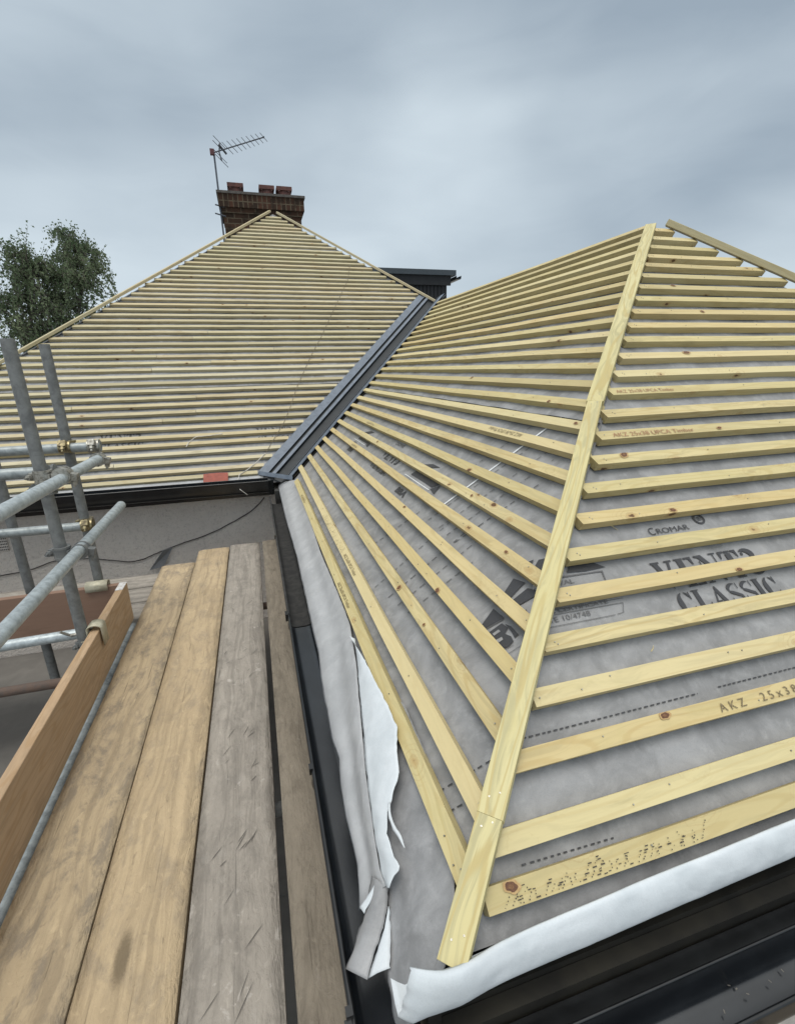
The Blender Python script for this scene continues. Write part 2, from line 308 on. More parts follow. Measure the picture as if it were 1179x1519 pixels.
finish(t, c, 0.9, t.math('SUBTRACT', n3, br.outputs[1]), 0.5, 0.006, spec=0.2)
for nm, c1, c2 in (('brick_soldier', (0.075, 0.035, 0.022, 1), (0.03, 0.02, 0.014, 1)),):
    m, t = newmat(nm); tc = t.n('ShaderNodeTexCoord').outputs['Object']
    ps = t.n('ShaderNodeSeparateXYZ', ins={0: tc}).outputs
    nrm = t.n('ShaderNodeNewGeometry').outputs['True Normal']; ns = t.n('ShaderNodeSeparateXYZ', ins={0: nrm}).outputs
    side = t.math('GREATER_THAN', t.math('ABSOLUTE', ns[0]), 0.6)
    hx = t.math('ADD', t.math('MULTIPLY', ps[1], side), t.math('MULTIPLY', ps[0], t.math('SUBTRACT', 1.0, side)))
    bv = t.n('ShaderNodeCombineXYZ', ins={0: ps[2], 1: hx}).outputs[0]
    br = t.n('ShaderNodeTexBrick', offset=0.0, ins={'Vector': bv, 'Color1': c1, 'Color2': c2, 'Mortar': (0.11, 0.088, 0.06, 1), 'Scale': 1.0, 'Mortar Size': 0.008, 'Mortar Smooth': 0.2, 'Brick Width': 0.6, 'Row Height': 0.075})
    n_ = t.noise(tc, 4, 5, 0.65)
    c = t.mix(t.ramp(n_, 0.5, 0.66), br.outputs[0], (0.03, 0.020, 0.014))
    finish(t, c, 0.9, t.math('SUBTRACT', n_, br.outputs[1]), 0.5, 0.006, spec=0.2)

m, t = newmat('leaf'); r = t.n('ShaderNodeObjectInfo').outputs['Random']
v = t.n('ShaderNodeTexCoord').outputs['Object']
a = t.noise(v, 1.1, 4, 0.6); b = t.noise(v, 9, 2, 0.5)
c = t.mix(t.ramp(a, 0.35, 0.65), (0.095, 0.135, 0.075), (0.18, 0.22, 0.13)); c = t.mix(t.math('MULTIPLY', t.ramp(b, .5, .8), .5), c, (0.24, 0.28, 0.19))
df = t.n('ShaderNodeBsdfDiffuse', ins={'Color': c}); tl_ = t.n('ShaderNodeBsdfTranslucent', ins={'Color': c}); mx = t.n('ShaderNodeMixShader', ins={0: 0.4})
t.link(df.outputs[0], mx.inputs[1]); t.link(tl_.outputs[0], mx.inputs[2]); t.link(mx.outputs[0], t.n('ShaderNodeOutputMaterial').inputs[0])

# ------------------------------------------------------------------ mesh helpers
class MB:
    def __init__(s): s.v = []; s.f = []; s.mi = []; s.smooth = []
    def add(s, vs, fs, mi=0, smooth=False):
        o = len(s.v); s.v += [Vector(p) for p in vs]
        s.f += [tuple(i + o for i in f) for f in fs]; s.mi += [mi] * len(fs); s.smooth += [smooth] * len(fs)
    def box(s, a, b, mi=0, M=None):
        x0, y0, z0 = a; x1, y1, z1 = b
        vs = [Vector(p) for p in ((x0, y0, z0), (x1, y0, z0), (x1, y1, z0), (x0, y1, z0), (x0, y0, z1), (x1, y0, z1), (x1, y1, z1), (x0, y1, z1))]
        if M is not None: vs = [M @ p for p in vs]
        s.add(vs, [(0, 3, 2, 1), (4, 5, 6, 7), (0, 1, 5, 4), (1, 2, 6, 5), (2, 3, 7, 6), (3, 0, 4, 7)], mi)
    def tube(s, pts, r, seg=14, mi=0, cap=True, taper=None):
        pts = [Vector(p) for p in pts]; n = len(pts); vs = []; up = None
        for i, p in enumerate(pts):
            d = (pts[min(i + 1, n - 1)] - pts[max(i - 1, 0)]).normalized()
            if up is None:
                up = Vector((0, 0, 1)) if abs(d.z) < 0.9 else Vector((1, 0, 0))
            x = d.cross(up).normalized(); y = x.cross(d).normalized(); up = y
            rr = r if taper is None else r * (1 + (taper - 1) * i / (n - 1))
            for k in range(seg):
                a = 2 * PI * k / seg; vs.append(p + x * (rr * math.cos(a)) + y * (rr * math.sin(a)))
        fs = []
        for i in range(n - 1):
            for k in range(seg):
                a = i * seg + k; b = i * seg + (k + 1) % seg; fs.append((a, b, b + seg, a + seg))
        s.add(vs, fs, mi, True)
        if cap:
            s.add(vs[:seg], [tuple(range(seg))], mi); s.add(vs[-seg:], [tuple(reversed(range(seg)))], mi)
    def grid(s, rows, mi=0, smooth=True, close=False):
        """rows: list of equal-length point lists"""
        m_ = len(rows[0]); vs = [p for r in rows for p in r]; fs = []
        for i in range(len(rows) - 1):
            for j in range(m_ - 1 if not close else m_):
                a = i * m_ + j; b = i * m_ + (j + 1) % m_; fs.append((a, b, b + m_, a + m_))
        s.add(vs, fs, mi, smooth)
    def build(s, name, mats, parent=None, M=None, bevel=0.0, solid=0.0, off=0.0):
        me = bpy.data.meshes.new(name); vs = s.v
        if M is not None:
            Mi = M.inverted(); vs = [Mi @ p for p in vs]
        me.from_pydata([tuple(p) for p in vs], [], s.f); me.update()
        for mt in (mats if isinstance(mats, (list, tuple)) else [mats]): me.materials.append(MATS[mt])
        me.polygons.foreach_set('material_index', s.mi); me.polygons.foreach_set('use_smooth', s.smooth)
        o = bpy.data.objects.new(name, me); COL.objects.link(o)
        if M is not None: o.matrix_world = M
        if parent is not None: setparent(o, parent)
        if solid: md = o.modifiers.new('t', 'SOLIDIFY'); md.thickness = solid; md.offset = off
        if bevel:
            md = o.modifiers.new('b', 'BEVEL'); md.width = bevel; md.segments = 2; md.limit_method = 'ANGLE'; md.angle_limit = math.radians(40)
        return o
def world_of(o):
    M = o.matrix_basis.copy()
    return world_of(o.parent) @ o.matrix_parent_inverse @ M if o.parent else M
def setparent(o, p):
    o.parent = p; o.matrix_parent_inverse = world_of(p).inverted()
def tag(o, label=None, cat=None, group=None, kind=None):
    for k, v_ in (('label', label), ('category', cat), ('group', group), ('kind', kind)):
        if v_: o[k] = v_
    return o
def empty(name, loc, label=None, cat=None, group=None, kind=None):
    kw = dict(label=label, cat=cat, group=group, kind=kind)
    o = bpy.data.objects.new(name, None); o.location = loc; COL.objects.link(o); o.empty_display_size = 0.1
    return tag(o, **kw)
_txt = {}
def text_polys(s, size=1.0, ext=0.0, sx=1.0, bold=0.0):
    key = (s, bold)
    if key not in _txt:
        cu = bpy.data.curves.new('txt', 'FONT'); cu.body = s; cu.size = 1.0; cu.offset = bold; cu.resolution_u = 3
        ob = bpy.data.objects.new('txt', cu); COL.objects.link(ob)
        bpy.context.view_layer.update()
        me = bpy.data.meshes.new_from_object(ob.evaluated_get(bpy.context.evaluated_depsgraph_get()))
        _txt[key] = ([v.co.copy() for v in me.vertices], [tuple(p.vertices) for p in me.polygons])
        bpy.data.objects.remove(ob); bpy.data.curves.remove(cu); bpy.data.meshes.remove(me)
    vs, fs = _txt[key]
    return [Vector((p.x * size * sx, p.y * size, 0)) for p in vs], fs

# ================================================================== SETTING
g = MB(); g.add([(-400, -400, -6), (400, -400, -6), (400, 900, -6), (-400, 900, -6)], [(0, 1, 2, 3)])
tag(g.build('ground', 'paving'), kind='structure')

# ================================================================== HOUSE
house = empty('house', (0.5, 8, -6), label='rendered house with hipped roofs stripped to battens and grey underlay', cat='house')

# walls --------------------------------------------------------------
WY = 4.36
wl = MB()
wl.box((-3.45, WY, -6.0), (4.62, 15.6, -1.02))
wl.build('wall', 'render_wall', house)
ww = MB()
ww.box((0.235, 0.62, -6.0), (4.53, WY - 0.002, -1.05))
ww.build('wall', 'render_wall', house)
# main eave: soffit, fascia, gutter
fa = MB(); fa.box((-3.62, 4.235, -1.050), (0.10, 4.26, -0.925)); fa.build('fascia', 'black_plastic', house)
so = MB(); so.box((-3.62, 4.262, -1.047), (0.10, 4.358, -1.03)); so.build('soffit', 'black_plastic', house)
def gutter_profile(wid, dep, th=0.004, n=20):
    out = []; inn = []
    def sq(a): c, s_ = math.cos(a), math.sin(a); return math.copysign(abs(c) ** .45, c), abs(s_) ** .45
    for i in range(n + 1):
        c, s_ = sq(PI * i / n); out.append((-c * wid / 2, -s_ * dep))
    for i in range(n + 1):
        c, s_ = sq(PI * (n - i) / n); inn.append((-c * (wid / 2 - th), -s_ * (dep - th)))
    # rolled lip on the outer (first) side
    return out, inn
def gutter(name, p0, p1, wid, dep, mats, outdir, parent, lip=0.006, th=0.004):
    """p0,p1: centre of the open top; outdir: unit vector to the outer lip"""
    p0, p1, od = Vector(p0), Vector(p1), Vector(outdir); o, i_ = gutter_profile(wid, dep, th); mb = MB()
    for prof, mi in ((o, 0), (i_, 1)):
        mb.grid([[p - od * a + Vector((0, 0, b)) for a, b in prof] for p in (p0, p1)], mi)
    for p in (p0, p1):
        q = [p - od * a + Vector((0, 0, b)) for a, b in o + i_]; mb.add(q, [tuple(range(len(q)))], 0)
    for sgn in (1, -1):
        a = [p + od * (sgn * (wid / 2 - th / 2)) + Vector((0, 0, 0.001)) for p in (p0, p1)]
        mb.tube(a, lip if sgn > 0 else lip * .7, 8, 0)
    return mb.build(name, mats, parent)
gutter('gutter', (-3.65, 4.155, -0.880), (0.055, 4.155, -0.895), 0.13, 0.105, ['black_plastic', 'gutter_inner'], (0, -1, 0), house)
# wing side gutter, two lengths with a union bracket
gutter('gutter', (0.105, 0.375, -1.03), (0.105, 1.94, -1.03), 0.105, 0.07, ['black_plastic', 'gutter_inner'], (-1, 0, 0), house)
tag(gutter('gutter', (0.105, 1.95, -1.03), (0.105, 4.08, -1.03), 0.105, 0.07, ['dusty_gutter', 'dusty_gutter'], (-1, 0, 0), house), label='dusty grey length of side gutter')
u_ = MB()
o, i_ = gutter_profile(0.117, 0.078, 0.006)
def ring(y0, y1, mb, cx=0.105, z=-1.03, k=1.0):
    mb.grid([[Vector((cx + a * k, y, z + b * k)) for a, b in o] for y in (y0, y1)], 0)
    mb.grid([[Vector((cx + a * k, y, z + b * k)) for a, b in i_] for y in (y1, y0)], 0)
ring(1.92, 1.975, u_); u_.box((0.040, 1.93, -1.05), (0.054, 1.965, -1.018)); u_.box((0.156, 1.93, -1.04), (0.166, 1.965, -1.015)); u_.build('gutter_bracket', 'black_plastic', house)
for yy in (1.05, 3.0):
    u_ = MB(); ring(yy, yy + 0.03, u_, k=.98); u_.box((0.044, yy + .005, -1.04), (0.054, yy + 0.025, -1.020)); u_.build('gutter_bracket', 'black_plastic', house)
# wing side fascia
fs_ = MB(); fs_.box((0.168, 0.47, -1.16), (0.19, 4.20, -0.975)); fs_.build('fascia', 'fascia_dark', house)
sf_ = MB(); sf_.box((0.192, 0.62, -1.155), (0.233, WY - 0.004, -1.14)); sf_.build('soffit', 'fascia_dark', house)
# wing front gutter / fascia
gutter('gutter', (0.05, 0.375, -1.042), (4.75, 0.375, -1.042), 0.084, 0.074, ['black_plastic', 'gutter_inner'], (0, -1, 0), house, lip=0.0045)
fs_ = MB(); fs_.box((0.192, 0.4585, -1.19), (4.60, 0.485, -1.035)); fs_.box((0.192, 0.486, -1.10), (4.60, 0.64, -1.02)); fs_.build('fascia', 'fascia_dark', house)
fs_ = MB(); fs_.box((0.11, 0.4185, -1.12), (4.60, 0.4560, -1.062)); fs_.build('eaves_tray', 'black_plastic', house)
cb = MB(); cb.box((0.0475, 0.330, -1.125), (0.12, 0.42, -1.112)); cb.box((0.040, 0.44, -1.06), (0.052, 0.52, -1.02)); cb.box((0.036, 0.325, -1.12), (0.047, 0.50, -1.028))
cb.box((0.044, 0.52, -1.04), (0.056, 0.535, -1.015)); cb.build('gutter_bracket', 'black_plastic', house)
for xx in (0.42, 1.25, 2.2):
    k_ = MB(); k_.box((xx, 0.328, -1.06), (xx + .03, 0.334, -1.034)); k_.box((xx, 0.334, -1.0385), (xx + .03, 0.350, -1.0345)); k_.build('gutter_bracket', 'black_plastic', house)
# downpipe shadowed corner trim where wing meets main wall
tr = MB(); tr.box((0.100, 4.085, -1.30), (0.165, 4.17, -0.985)); tr.build('gutter_outlet', 'dusty_gutter', house)
# air brick
ab = MB(); c0 = ony(-14, 800, WY); c1 = ony(15, 816, WY)
ab.box((c0.x, WY - 0.012, c1.z), (c1.x, WY - 0.002, c0.z + .01), 0)
nx, nz = 9, 5
for i in range(nx):
    for j in range(nz):
        x0 = c0.x + (c1.x - c0.x) * (i + .25) / nx; z0 = c1.z + (c0.z + .01 - c1.z) * (j + .25) / nz
        ab.box((x0, WY - 0.0145, z0), (x0 + (c1.x - c0.x) * .5 / nx, WY - 0.0115, z0 + (c0.z - c1.z) * .5 / nz), 1)
ab.build('air_vent', ['render_wall', 'hole_dark'], house)
# lead flashing low on wall
lf = MB(); q = [ony(222, 846, WY - .03), ony(242, 816, WY - .08), ony(256, 812, WY - .03), ony(243, 840, WY - .02)]
lf.add(q, [(0, 1, 2, 3)]); lf.build('flashing', 'lead', house, solid=0.004)

# roof membranes ------------------------------------------------------
NM = -0.0315
def h3(p, sc_, amp): return noise.noise(Vector(p) * sc_) * amp
def rsag(u): return -0.0035 * (0.5 - 0.5 * math.cos(2 * PI * u / 0.42))
def sheet(pl, s0, s1, uL, uR, rows, cols, lift=0.0, drape=0.004, laps=0.0):
    rr = []
    for i in range(rows + 1):
        s = s0 + (s1 - s0) * i / rows; a, b = uL(s), uR(s); row = []
        for j in range(cols + 1):
            u = a + (b - a) * j / cols
            n = NM + lift * (1 - i / rows) + h3((u, s, 3), 2.2, drape) + h3((u, s, 9), 9, drape * .35) - 0.0025 + rsag(u)
            row.append(pl.P(u, s, n))
        rr.append(row)
    return rr
def roof_part(name, pl, courses, uL, uR, cols, label, mat='underlay', drape=0.004):
    mb = MB()
    for k, (a, b) in enumerate(courses):
        mb.grid(sheet(pl, a, b, uL, uR, max(4, int((b - a) / 0.06)), cols, 0.009 if k else 0.0, drape))
    o = mb.build(name, mat, house); tag(o, label=label); return o
# main front slope
rm = roof_part('roof', MF, [(-1.50, -0.17), (-0.21, 1.32), (1.28, 2.62), (2.58, S_APEX)], mf_hipL, lambda s: min(mf_val(s), mf_hipR(s)), 70, 'main roof slope of grey underlay behind closely spaced battens')
rw = roof_part('roof', WL, [(-1.40, -0.25), (-0.29, S_RIDGE - .02)], lambda s: wl_val(s), lambda s: wl_hip(s), 90, 'side slope of the nearer wing roof, printed grey underlay', drape=0.003)
rf = roof_part('roof', WF, [(-1.475, -0.25), (-0.29, S_RIDGE)], lambda s: wf_hip(s), lambda s: wf_hip2(s) - .03, 90, 'hipped end slope of the nearer wing roof, printed grey underlay', drape=0.003)
# hidden slopes, so the roofs are closed from other sides
hb = MB()
hb.add([(RIDGE_X + .02, 2.71, 0.77), (RIDGE_X, 6.47, 0.77), (4.52, 4.2, -0.93), (4.57, 0.47, -0.95)], [(0, 1, 2, 3)])
hb.add([(0.565, 8.345, 2.225), (0.565, 11.8, 2.225), (4.75, 16.0, -1.0), (4.75, 4.15, -1.0)], [(0, 3, 2, 1)])
hb.add([(0.565, 8.345, 2.225), (0.565, 11.8, 2.225), (-3.64, 16.0, -1.0), (-3.64, 4.12, -1.0)], [(0, 1, 2, 3)])
hb.add([(0.565, 11.8, 2.225), (-3.64, 16.0, -1.0), (4.75, 16.0, -1.0)], [(0, 1, 2)])
tag(hb.build('roof', 'underlay', house, solid=0.01, off=0), label='rear roof slopes under plain grey underlay')

# battens --------------------------------------------------------------
BW, BT = 0.038, 0.030
def batten(pl, parent, u0, u1, s, mat='batten', wid=BW, th=BT, n=0.0, extra=None, ds=0.0, cut0=0.0, cut1=0.0, wob=0.0022):
    """one batten, local X along the eave; extra(mb) adds print or nails in local coordinates; cut = mitre of each end"""
    L = u1 - u0; M = pl.mat(u0, s, n)
    if ds: M = M @ Matrix.Rotation(math.atan2(ds, L), 4, 'Z')
    mb = MB(); k = max(2, int(L / 0.35)); rr = []; sd_ = random.random() * 90
    for i in range(k + 1):
        f_ = i / k; a = noise.noise((f_ * L * 1.3 + sd_, 1, 2)) * wob * 2; b = noise.noise((f_ * L * 1.3 + sd_, 7, 5)) * wob
        e = cut0 if i == 0 else (-cut1 if i == k else 0)
        rr.append([Vector((f_ * L + (0 if e == 0 else 0), a, b)), Vector((f_ * L + e, wid + a, b)), Vector((f_ * L + e, wid + a, b - th)), Vector((f_ * L, a, b - th))])
    mb.grid(rr, 0, False, close=True)
    mb.add(rr[0], [(0, 1, 2, 3)]); mb.add(rr[-1], [(3, 2, 1, 0)])
    mats = [mat]
    if extra:
        mats += ['wood_ink_dark', 'nail', 'red_ink', 'wood_ink', 'knot_dark', 'knot_ring', 'knot_core']; extra(mb, L)
    me_o = MB(); me_o.v = mb.v; me_o.f = mb.f; me_o.mi = mb.mi; me_o.smooth = mb.smooth
    o = me_o.build('batten', mats, None, bevel=0.0012)
    o.matrix_world = M; o.parent = parent; o.matrix_parent_inverse = world_of(parent).inverted()
    return o
KN = {'F': [(757, 1316, .0085), (985, 1062, .0075), (922, 671, .010), (1017, 523, .010), (997, 423, .008), (1041, 462, .007), (1066, 635, .006), (997, 757, .007), (1096, 846, .006), (1130, 560, .006)],
      'L': [(751, 819, .005), (648, 877, .008), (592, 872, .008), (629, 927, .004), (696, 1047, .010), (854, 628, .006), (812, 597, .007), (700, 735, .005), (600, 752, .006), (560, 655, .007), (770, 505, .012), (700, 560, .008)]}
def knots_for(key, pl, s, u0, u1):
    out = []
    for x, y, r_ in KN[key]:
        u, v = pl.hit(x, y, 0.0)
        if s - .004 < v < s + BW + .004 and u0 + .01 < u < u1 - .01: out.append((u - u0, min(BW - r_ * .8, max(r_ * .8, v - s)), r_))
    if not out: return None
    def f_(mb, L):
        for x, y, r_ in out:
            rnd = random.Random(int(x * 1000)); ph = rnd.random() * 6
            for k_, mi, z in ((1.45, 6, .0021), (1.0, 5, .0025), (.45, 7, .0028)):
                pts = []
                for q in range(18):
                    a_ = 2 * PI * q / 18; rr_ = r_ * k_ * (1 + .16 * math.sin(2 * a_ + ph) + .08 * math.sin(5 * a_ + ph))
                    pts.append((x + rr_ * 1.25 * math.cos(a_) + (k_ - .5) * r_ * .2, min(BW - .0005, max(.0005, y + rr_ * .9 * math.sin(a_))), z))
                mb.add(pts, [tuple(range(18))], mi)
    return f_
def nail_heads(*xy):
    def f_(mb, L):
        for x, y in xy:
            x = x if x >= 0 else L + x
            mb.tube([(x, y, 0.0), (x, y, 0.0024)], 0.0016, 8, 2)
    return f_
def words(s, x, size, y=0.008, flip=False, mi=1, sx=1.0):
    def f_(mb, L):
        vs, fs = text_polys(s, size, sx=sx); wd = max(p.x for p in vs)
        for p in vs:
            if flip: p.x = wd - p.x + x; p.y = BW - y - p.y
            else: p.x += x; p.y += y
            p.z = 0.0024
        mb.add(vs, fs, mi)
    return f_
def dots(x0, x1, dens=1.0, seed=1):
    rnd = random.Random(seed)
    def f_(mb, L):
        x = x0
        while x < x1:
            kind = rnd.random(); n_ = rnd.randint(3, 7)
            for j in range(n_):
                y = 0.004 + j * 0.0042 + rnd.uniform(-.001, .001); xx = x + (j * 0.004 if kind < .35 else rnd.uniform(-.006, .006))
                r_ = rnd.uniform(.0007, .0013); ln = rnd.choice((1, 1, 1, 3.5)) * r_
                if y < BW - .003: mb.add([(xx - ln, y - r_ * .8, .0024), (xx + ln, y - r_ * .8, .0024), (xx + ln, y + r_ * .8, .0024), (xx - ln, y + r_ * .8, .0024)], [(0, 1, 2, 3)], 1)
            x += rnd.uniform(.008, .02) / dens
    return f_
def several(*fns):
    def f_(mb, L):
        for q in fns: q(mb, L)
    return f_

# --- main slope battens
ss = [-1.415, -1.337] + [-1.337 + 0.1052 * i for i in range(1, 48)]
for i, s in enumerate(ss):
    if s > S_APEX - 0.10: break
    u0 = mf_hipL(s) + 0.030 + random.uniform(-.02, .02)
    ur = mf_hipR(s) - 0.035 + random.uniform(-.02, .015); uv = mf_val(s) - 0.262
    u1 = min(ur, uv)
    jt = []
    if u1 - u0 > 3 and random.random() < .35:        # a butt joint somewhere along
        um = u0 + (u1 - u0) * random.uniform(.3, .7)
        batten(MF, rm, u0, um - .002, s, 'batten_main', ds=random.uniform(-.003, .003)); batten(MF, rm, um + .002, u1, s + random.uniform(-.002, .003), 'batten_main')
    else:
        batten(MF, rm, u0, u1, s, 'batten_main', ds=random.uniform(-.006, .006))
# --- wing side battens: s of each lower edge
sl = [-1.400, -1.320, -1.203, -1.100, -0.996, -0.889, -0.782, -0.675, -0.570, -0.466, -0.357, -0.250] + [-0.250 + 0.1066 * i for i in range(1, 15)]
for i, s in enumerate(sl):
    if s > S_RIDGE - 0.03: break
    u0 = wl_val(s) + 0.240 + (0.05 if i == 0 else 0) + random.uniform(-.006, .006)
    if i == 0: u0 = -3.83
    u1 = wl_hip(s) - (0.005 if i == 0 else -0.0); ex = None
    Lb = u1 - u0
    if i == 0: ex = several(words('AKZ 25x38 UPCA Timber', 2.02, .021, y=.009, mi=4), nail_heads((-.03, .02), (-.045, .01)), words('AKZ 25x38 UPCA Timber', .5, .020, y=.009, mi=4))
    if i == 1: ex = several(words('AKZ 25x38 UPCA Timber', 2.15, .022, y=.008, mi=4), dots(1.5, 2.12, .8, 4))
    if i == 5: ex = several(words('AKZ 25x38 UPCA', 1.0, .022, y=.008, mi=4), nail_heads((-.05, .018)))
    if i == 7: ex = several(words('AKZ 25x38 UPCA Timber', .95, .022, y=.008, mi=4), words('25', 1.55, .022, flip=True, mi=4))
    if i == 9: ex = words('AKZ 25x38 UPCA Timber', Lb - .70, .026, y=.007, flip=True, mi=4)
    if i in (2, 3, 4, 6, 8): ex = nail_heads((-.06, .02), (-.62, .016), (-1.25, .02))
    nl_ = nail_heads(*[((x_ - u0), .012 + .014 * ((k_ * 7 + i * 3) % 5) / 4) for k_, x_ in enumerate([-4.0 + .42 * q_ for q_ in range(10)]) if u0 + .03 < x_ < u1 - .03]); ex = several(ex, nl_) if ex else nl_
    kn = knots_for('L', WL, s, u0, u1)
    if kn: ex = several(ex, kn) if ex else kn
    batten(WL, rw, u0, u1, s, 'batten', extra=ex, ds=random.uniform(-.002, .002), cut1=BW * CT)
# --- wing end battens
sf = [-1.435, -1.361, -1.246, -1.141, -1.033, -0.921, -0.815, -0.709, -0.606, -0.499, -0.397, -0.294, -0.185, -0.082] + [-0.082 + 0.1056 * i for i in range(1, 13)]
for i, s in enumerate(sf):
    if s > S_RIDGE - 0.09: break
    if i >= 13: s += random.uniform(-.004, .004)
    u0 = wf_hip(s) + 0.046; u1 = wf_hip2(s) - 0.015 - random.uniform(0, .02)
    if i == 0: u0 = 0.29
    if i in (3, 7, 9): u0 += 0.012
    ex = nail_heads((.03, .02), (.036, .014))
    if i == 0: ex = several(dots(.03, .36, 1.2, 7), dots(.38, .45, 1.0, 9), nail_heads((.9, .02)))
    if i == 1: ex = nail_heads((.012, .018), (.40, .026))
    if i == 2: ex = several(words('A K Z', .520, .026, y=.008, sx=1.15, mi=4), words('2 5 x 3 8', .642, .026, y=.008, sx=1.2, mi=4), words('U P C A', .86, .026, y=.008, sx=1.2, mi=4), nail_heads((.012, .02)))
    if i == 3: ex = nail_heads((.014, .018), (.20, .03), (.58, .02))
    if i == 10: ex = several(words('AKZ 25x38 UPCA Timber', .05, .026, y=.007, mi=3, sx=1.2), nail_heads((.02, .02)))
    if i == 12: ex = words('AKZ 25x38 UPCA Timber', .02, .024, y=.008, mi=3)
    nl_ = nail_heads(*[((x_ - u0), .012 + .014 * ((k_ * 7 + i * 3) % 5) / 4) for k_, x_ in enumerate([.21 + .42 * q_ for q_ in range(10)]) if u0 + .05 < x_ < u1 - .03]); ex = several(ex, nl_) if ex else nl_
    kn = knots_for('F', WF, s, u0, u1)
    if kn: ex = several(ex, kn) if ex else kn
    batten(WF, rf, u0, u1, s, 'batten', extra=ex, cut0=(-0.012 if i > 3 else 0.0), ds=random.uniform(-.002, .002))

# --- hip battens --------------------------------------------------------
def hip_piece(parent, a, b, width, th, nrm, mat, lift, extra=False):
    a, b = Vector(a), Vector(b); X = (b - a).normalized(); N = (Vector(nrm) - X * X.dot(Vector(nrm))).normalized(); Y = N.cross(X); L = (b - a).length
    o_ = a + N * lift
    M = Matrix(((X.x, Y.x, N.x, o_.x), (X.y, Y.y, N.y, o_.y), (X.z, Y.z, N.z, o_.z), (0, 0, 0, 1)))
    mb = MB(); mb.box((0, -width / 2, 0), (L, width / 2, th))
    mats = [mat]
    if extra:
        mats.append('nail')
        for x in (0.03, L - .02): mb.tube([(x, .009, th), (x, .009, th + .0006)], .0018, 8, 1); mb.tube([(x + .012, -.008, th), (x + .012, -.008, th + .0006)], .0018, 8, 1)
    o = mb.build('hip_batten', mats, None, bevel=0.0018); o.matrix_world = M
    o.parent = parent; o.matrix_parent_inverse = world_of(parent).inverted(); return o
def hp(x, zoff=0.0): return Vector((x, x + 0.2867, T * x - 1.05 + zoff))
nH = (WL.N + WF.N).normalized()
def hx(x, y, n=0.016):
    d = F_ + R_ * ((x - CX) / FPX) - U_ * ((y - CY) / FPX); o_ = hp(1.0) + nH * n
    return d * (o_.dot(nH) / d.dot(nH)) - nH * n
h0, h1, h2, h3_ = hx(670, 1436), hx(727, 1213), hx(882, 598), hx(965, 334)
hip_piece(rf, h0, h1 - (h1 - h0).normalized() * .0003, 0.046, 0.022, nH, 'hip_batten', 0.0044, True)
hip_piece(rf, h1, h2 - (h1 - h0).normalized() * .0004, 0.048, 0.022, nH, 'hip_batten', 0.0042, True)
hip_piece(rf, h2, h3_, 0.056, 0.022, nH, 'hip_batten', 0.004, True)
# right hip of the wing
def hr(x): return Vector((x, 5.085 - x, T * (5.085 - x - .2867) - 1.05))
hip_piece(rf, hr(2.45), hr(4.60), 0.050, 0.034, (WF.N + Vector((ST, 0, CT))).normalized(), 'batten_main', 0.002)
# main roof hips
def ml(x, e=0): return Vector((x, x + 7.78, T * (x + 7.78) - 4.2))
def mr(x, e=0): return Vector((x, 8.91 - x, T * (8.91 - x) - 4.2))
nA = (MF.N + Vector((-ST, 0, CT))).normalized(); nB = (MF.N + Vector((ST, 0, CT))).normalized()
hip_piece(rm, ml(-3.62), ml(-1.35), 0.045, 0.028, nA, 'batten_main', 0.006)
hip_piece(rm, ml(-1.35), ml(0.53), 0.045, 0.028, nA, 'batten_main', 0.009)
hip_piece(rm, mr(0.62), mr(1.72), 0.045, 0.028, nB, 'batten_main', 0.007)
hip_piece(rm, mr(1.72), mr(2.56), 0.045, 0.028, nB, 'batten_main', 0.005)

# --- valley trough ------------------------------------------------------
vd = Vector((1, 1, T)).normalized()
V0 = Vector((0.155, 0.155 + 4.068, T * 0.155 - 1.05)); V1 = Vector((2.43, 2.43 + 4.068, T * 2.43 - 1.05))
wR = (vd.cross(WL.N)).normalized(); wR = wR if wR.x > 0 and wR.y < 0 else -wR     # across, up the wing slope
wLm = (vd.cross(MF.N)).normalized(); wLm = wLm if wLm.x < 0 else -wLm             # across, up the main slope
def vpt(base, w_, h): return base + (wR * w_ + WL.N * h if w_ >= 0 else wLm * (-w_) + MF.N * h)
prof = [(-0.212, 0.004), (-0.142, 0.0), (-0.137, 0.012), (-0.130, 0.012), (-0.124, -0.008), (-0.106, -0.008), (-0.101, 0.010), (-0.072, 0.011), (-0.066, -0.016), (0.0, -0.018),
        (0.092, -0.018), (0.097, 0.006), (0.108, 0.007), (0.113, -0.013), (0.124, -0.013), (0.129, 0.002), (0.196, -0.002)]
vb = MB(); seg = 16
rows = []
for i in range(seg + 1):
    b_ = V0.lerp(V1, i / seg); rows.append([vpt(b_, a, h + (0.003 if i > 9 else 0)) for a, h in prof])
m_ = len(prof)
for j in range(m_ - 1):
    a0, a1 = prof[j][0], prof[j + 1][0]
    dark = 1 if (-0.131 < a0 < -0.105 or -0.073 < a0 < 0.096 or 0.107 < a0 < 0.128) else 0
    vb.grid([[r_[j], r_[j + 1]] for r_ in rows], dark, False)
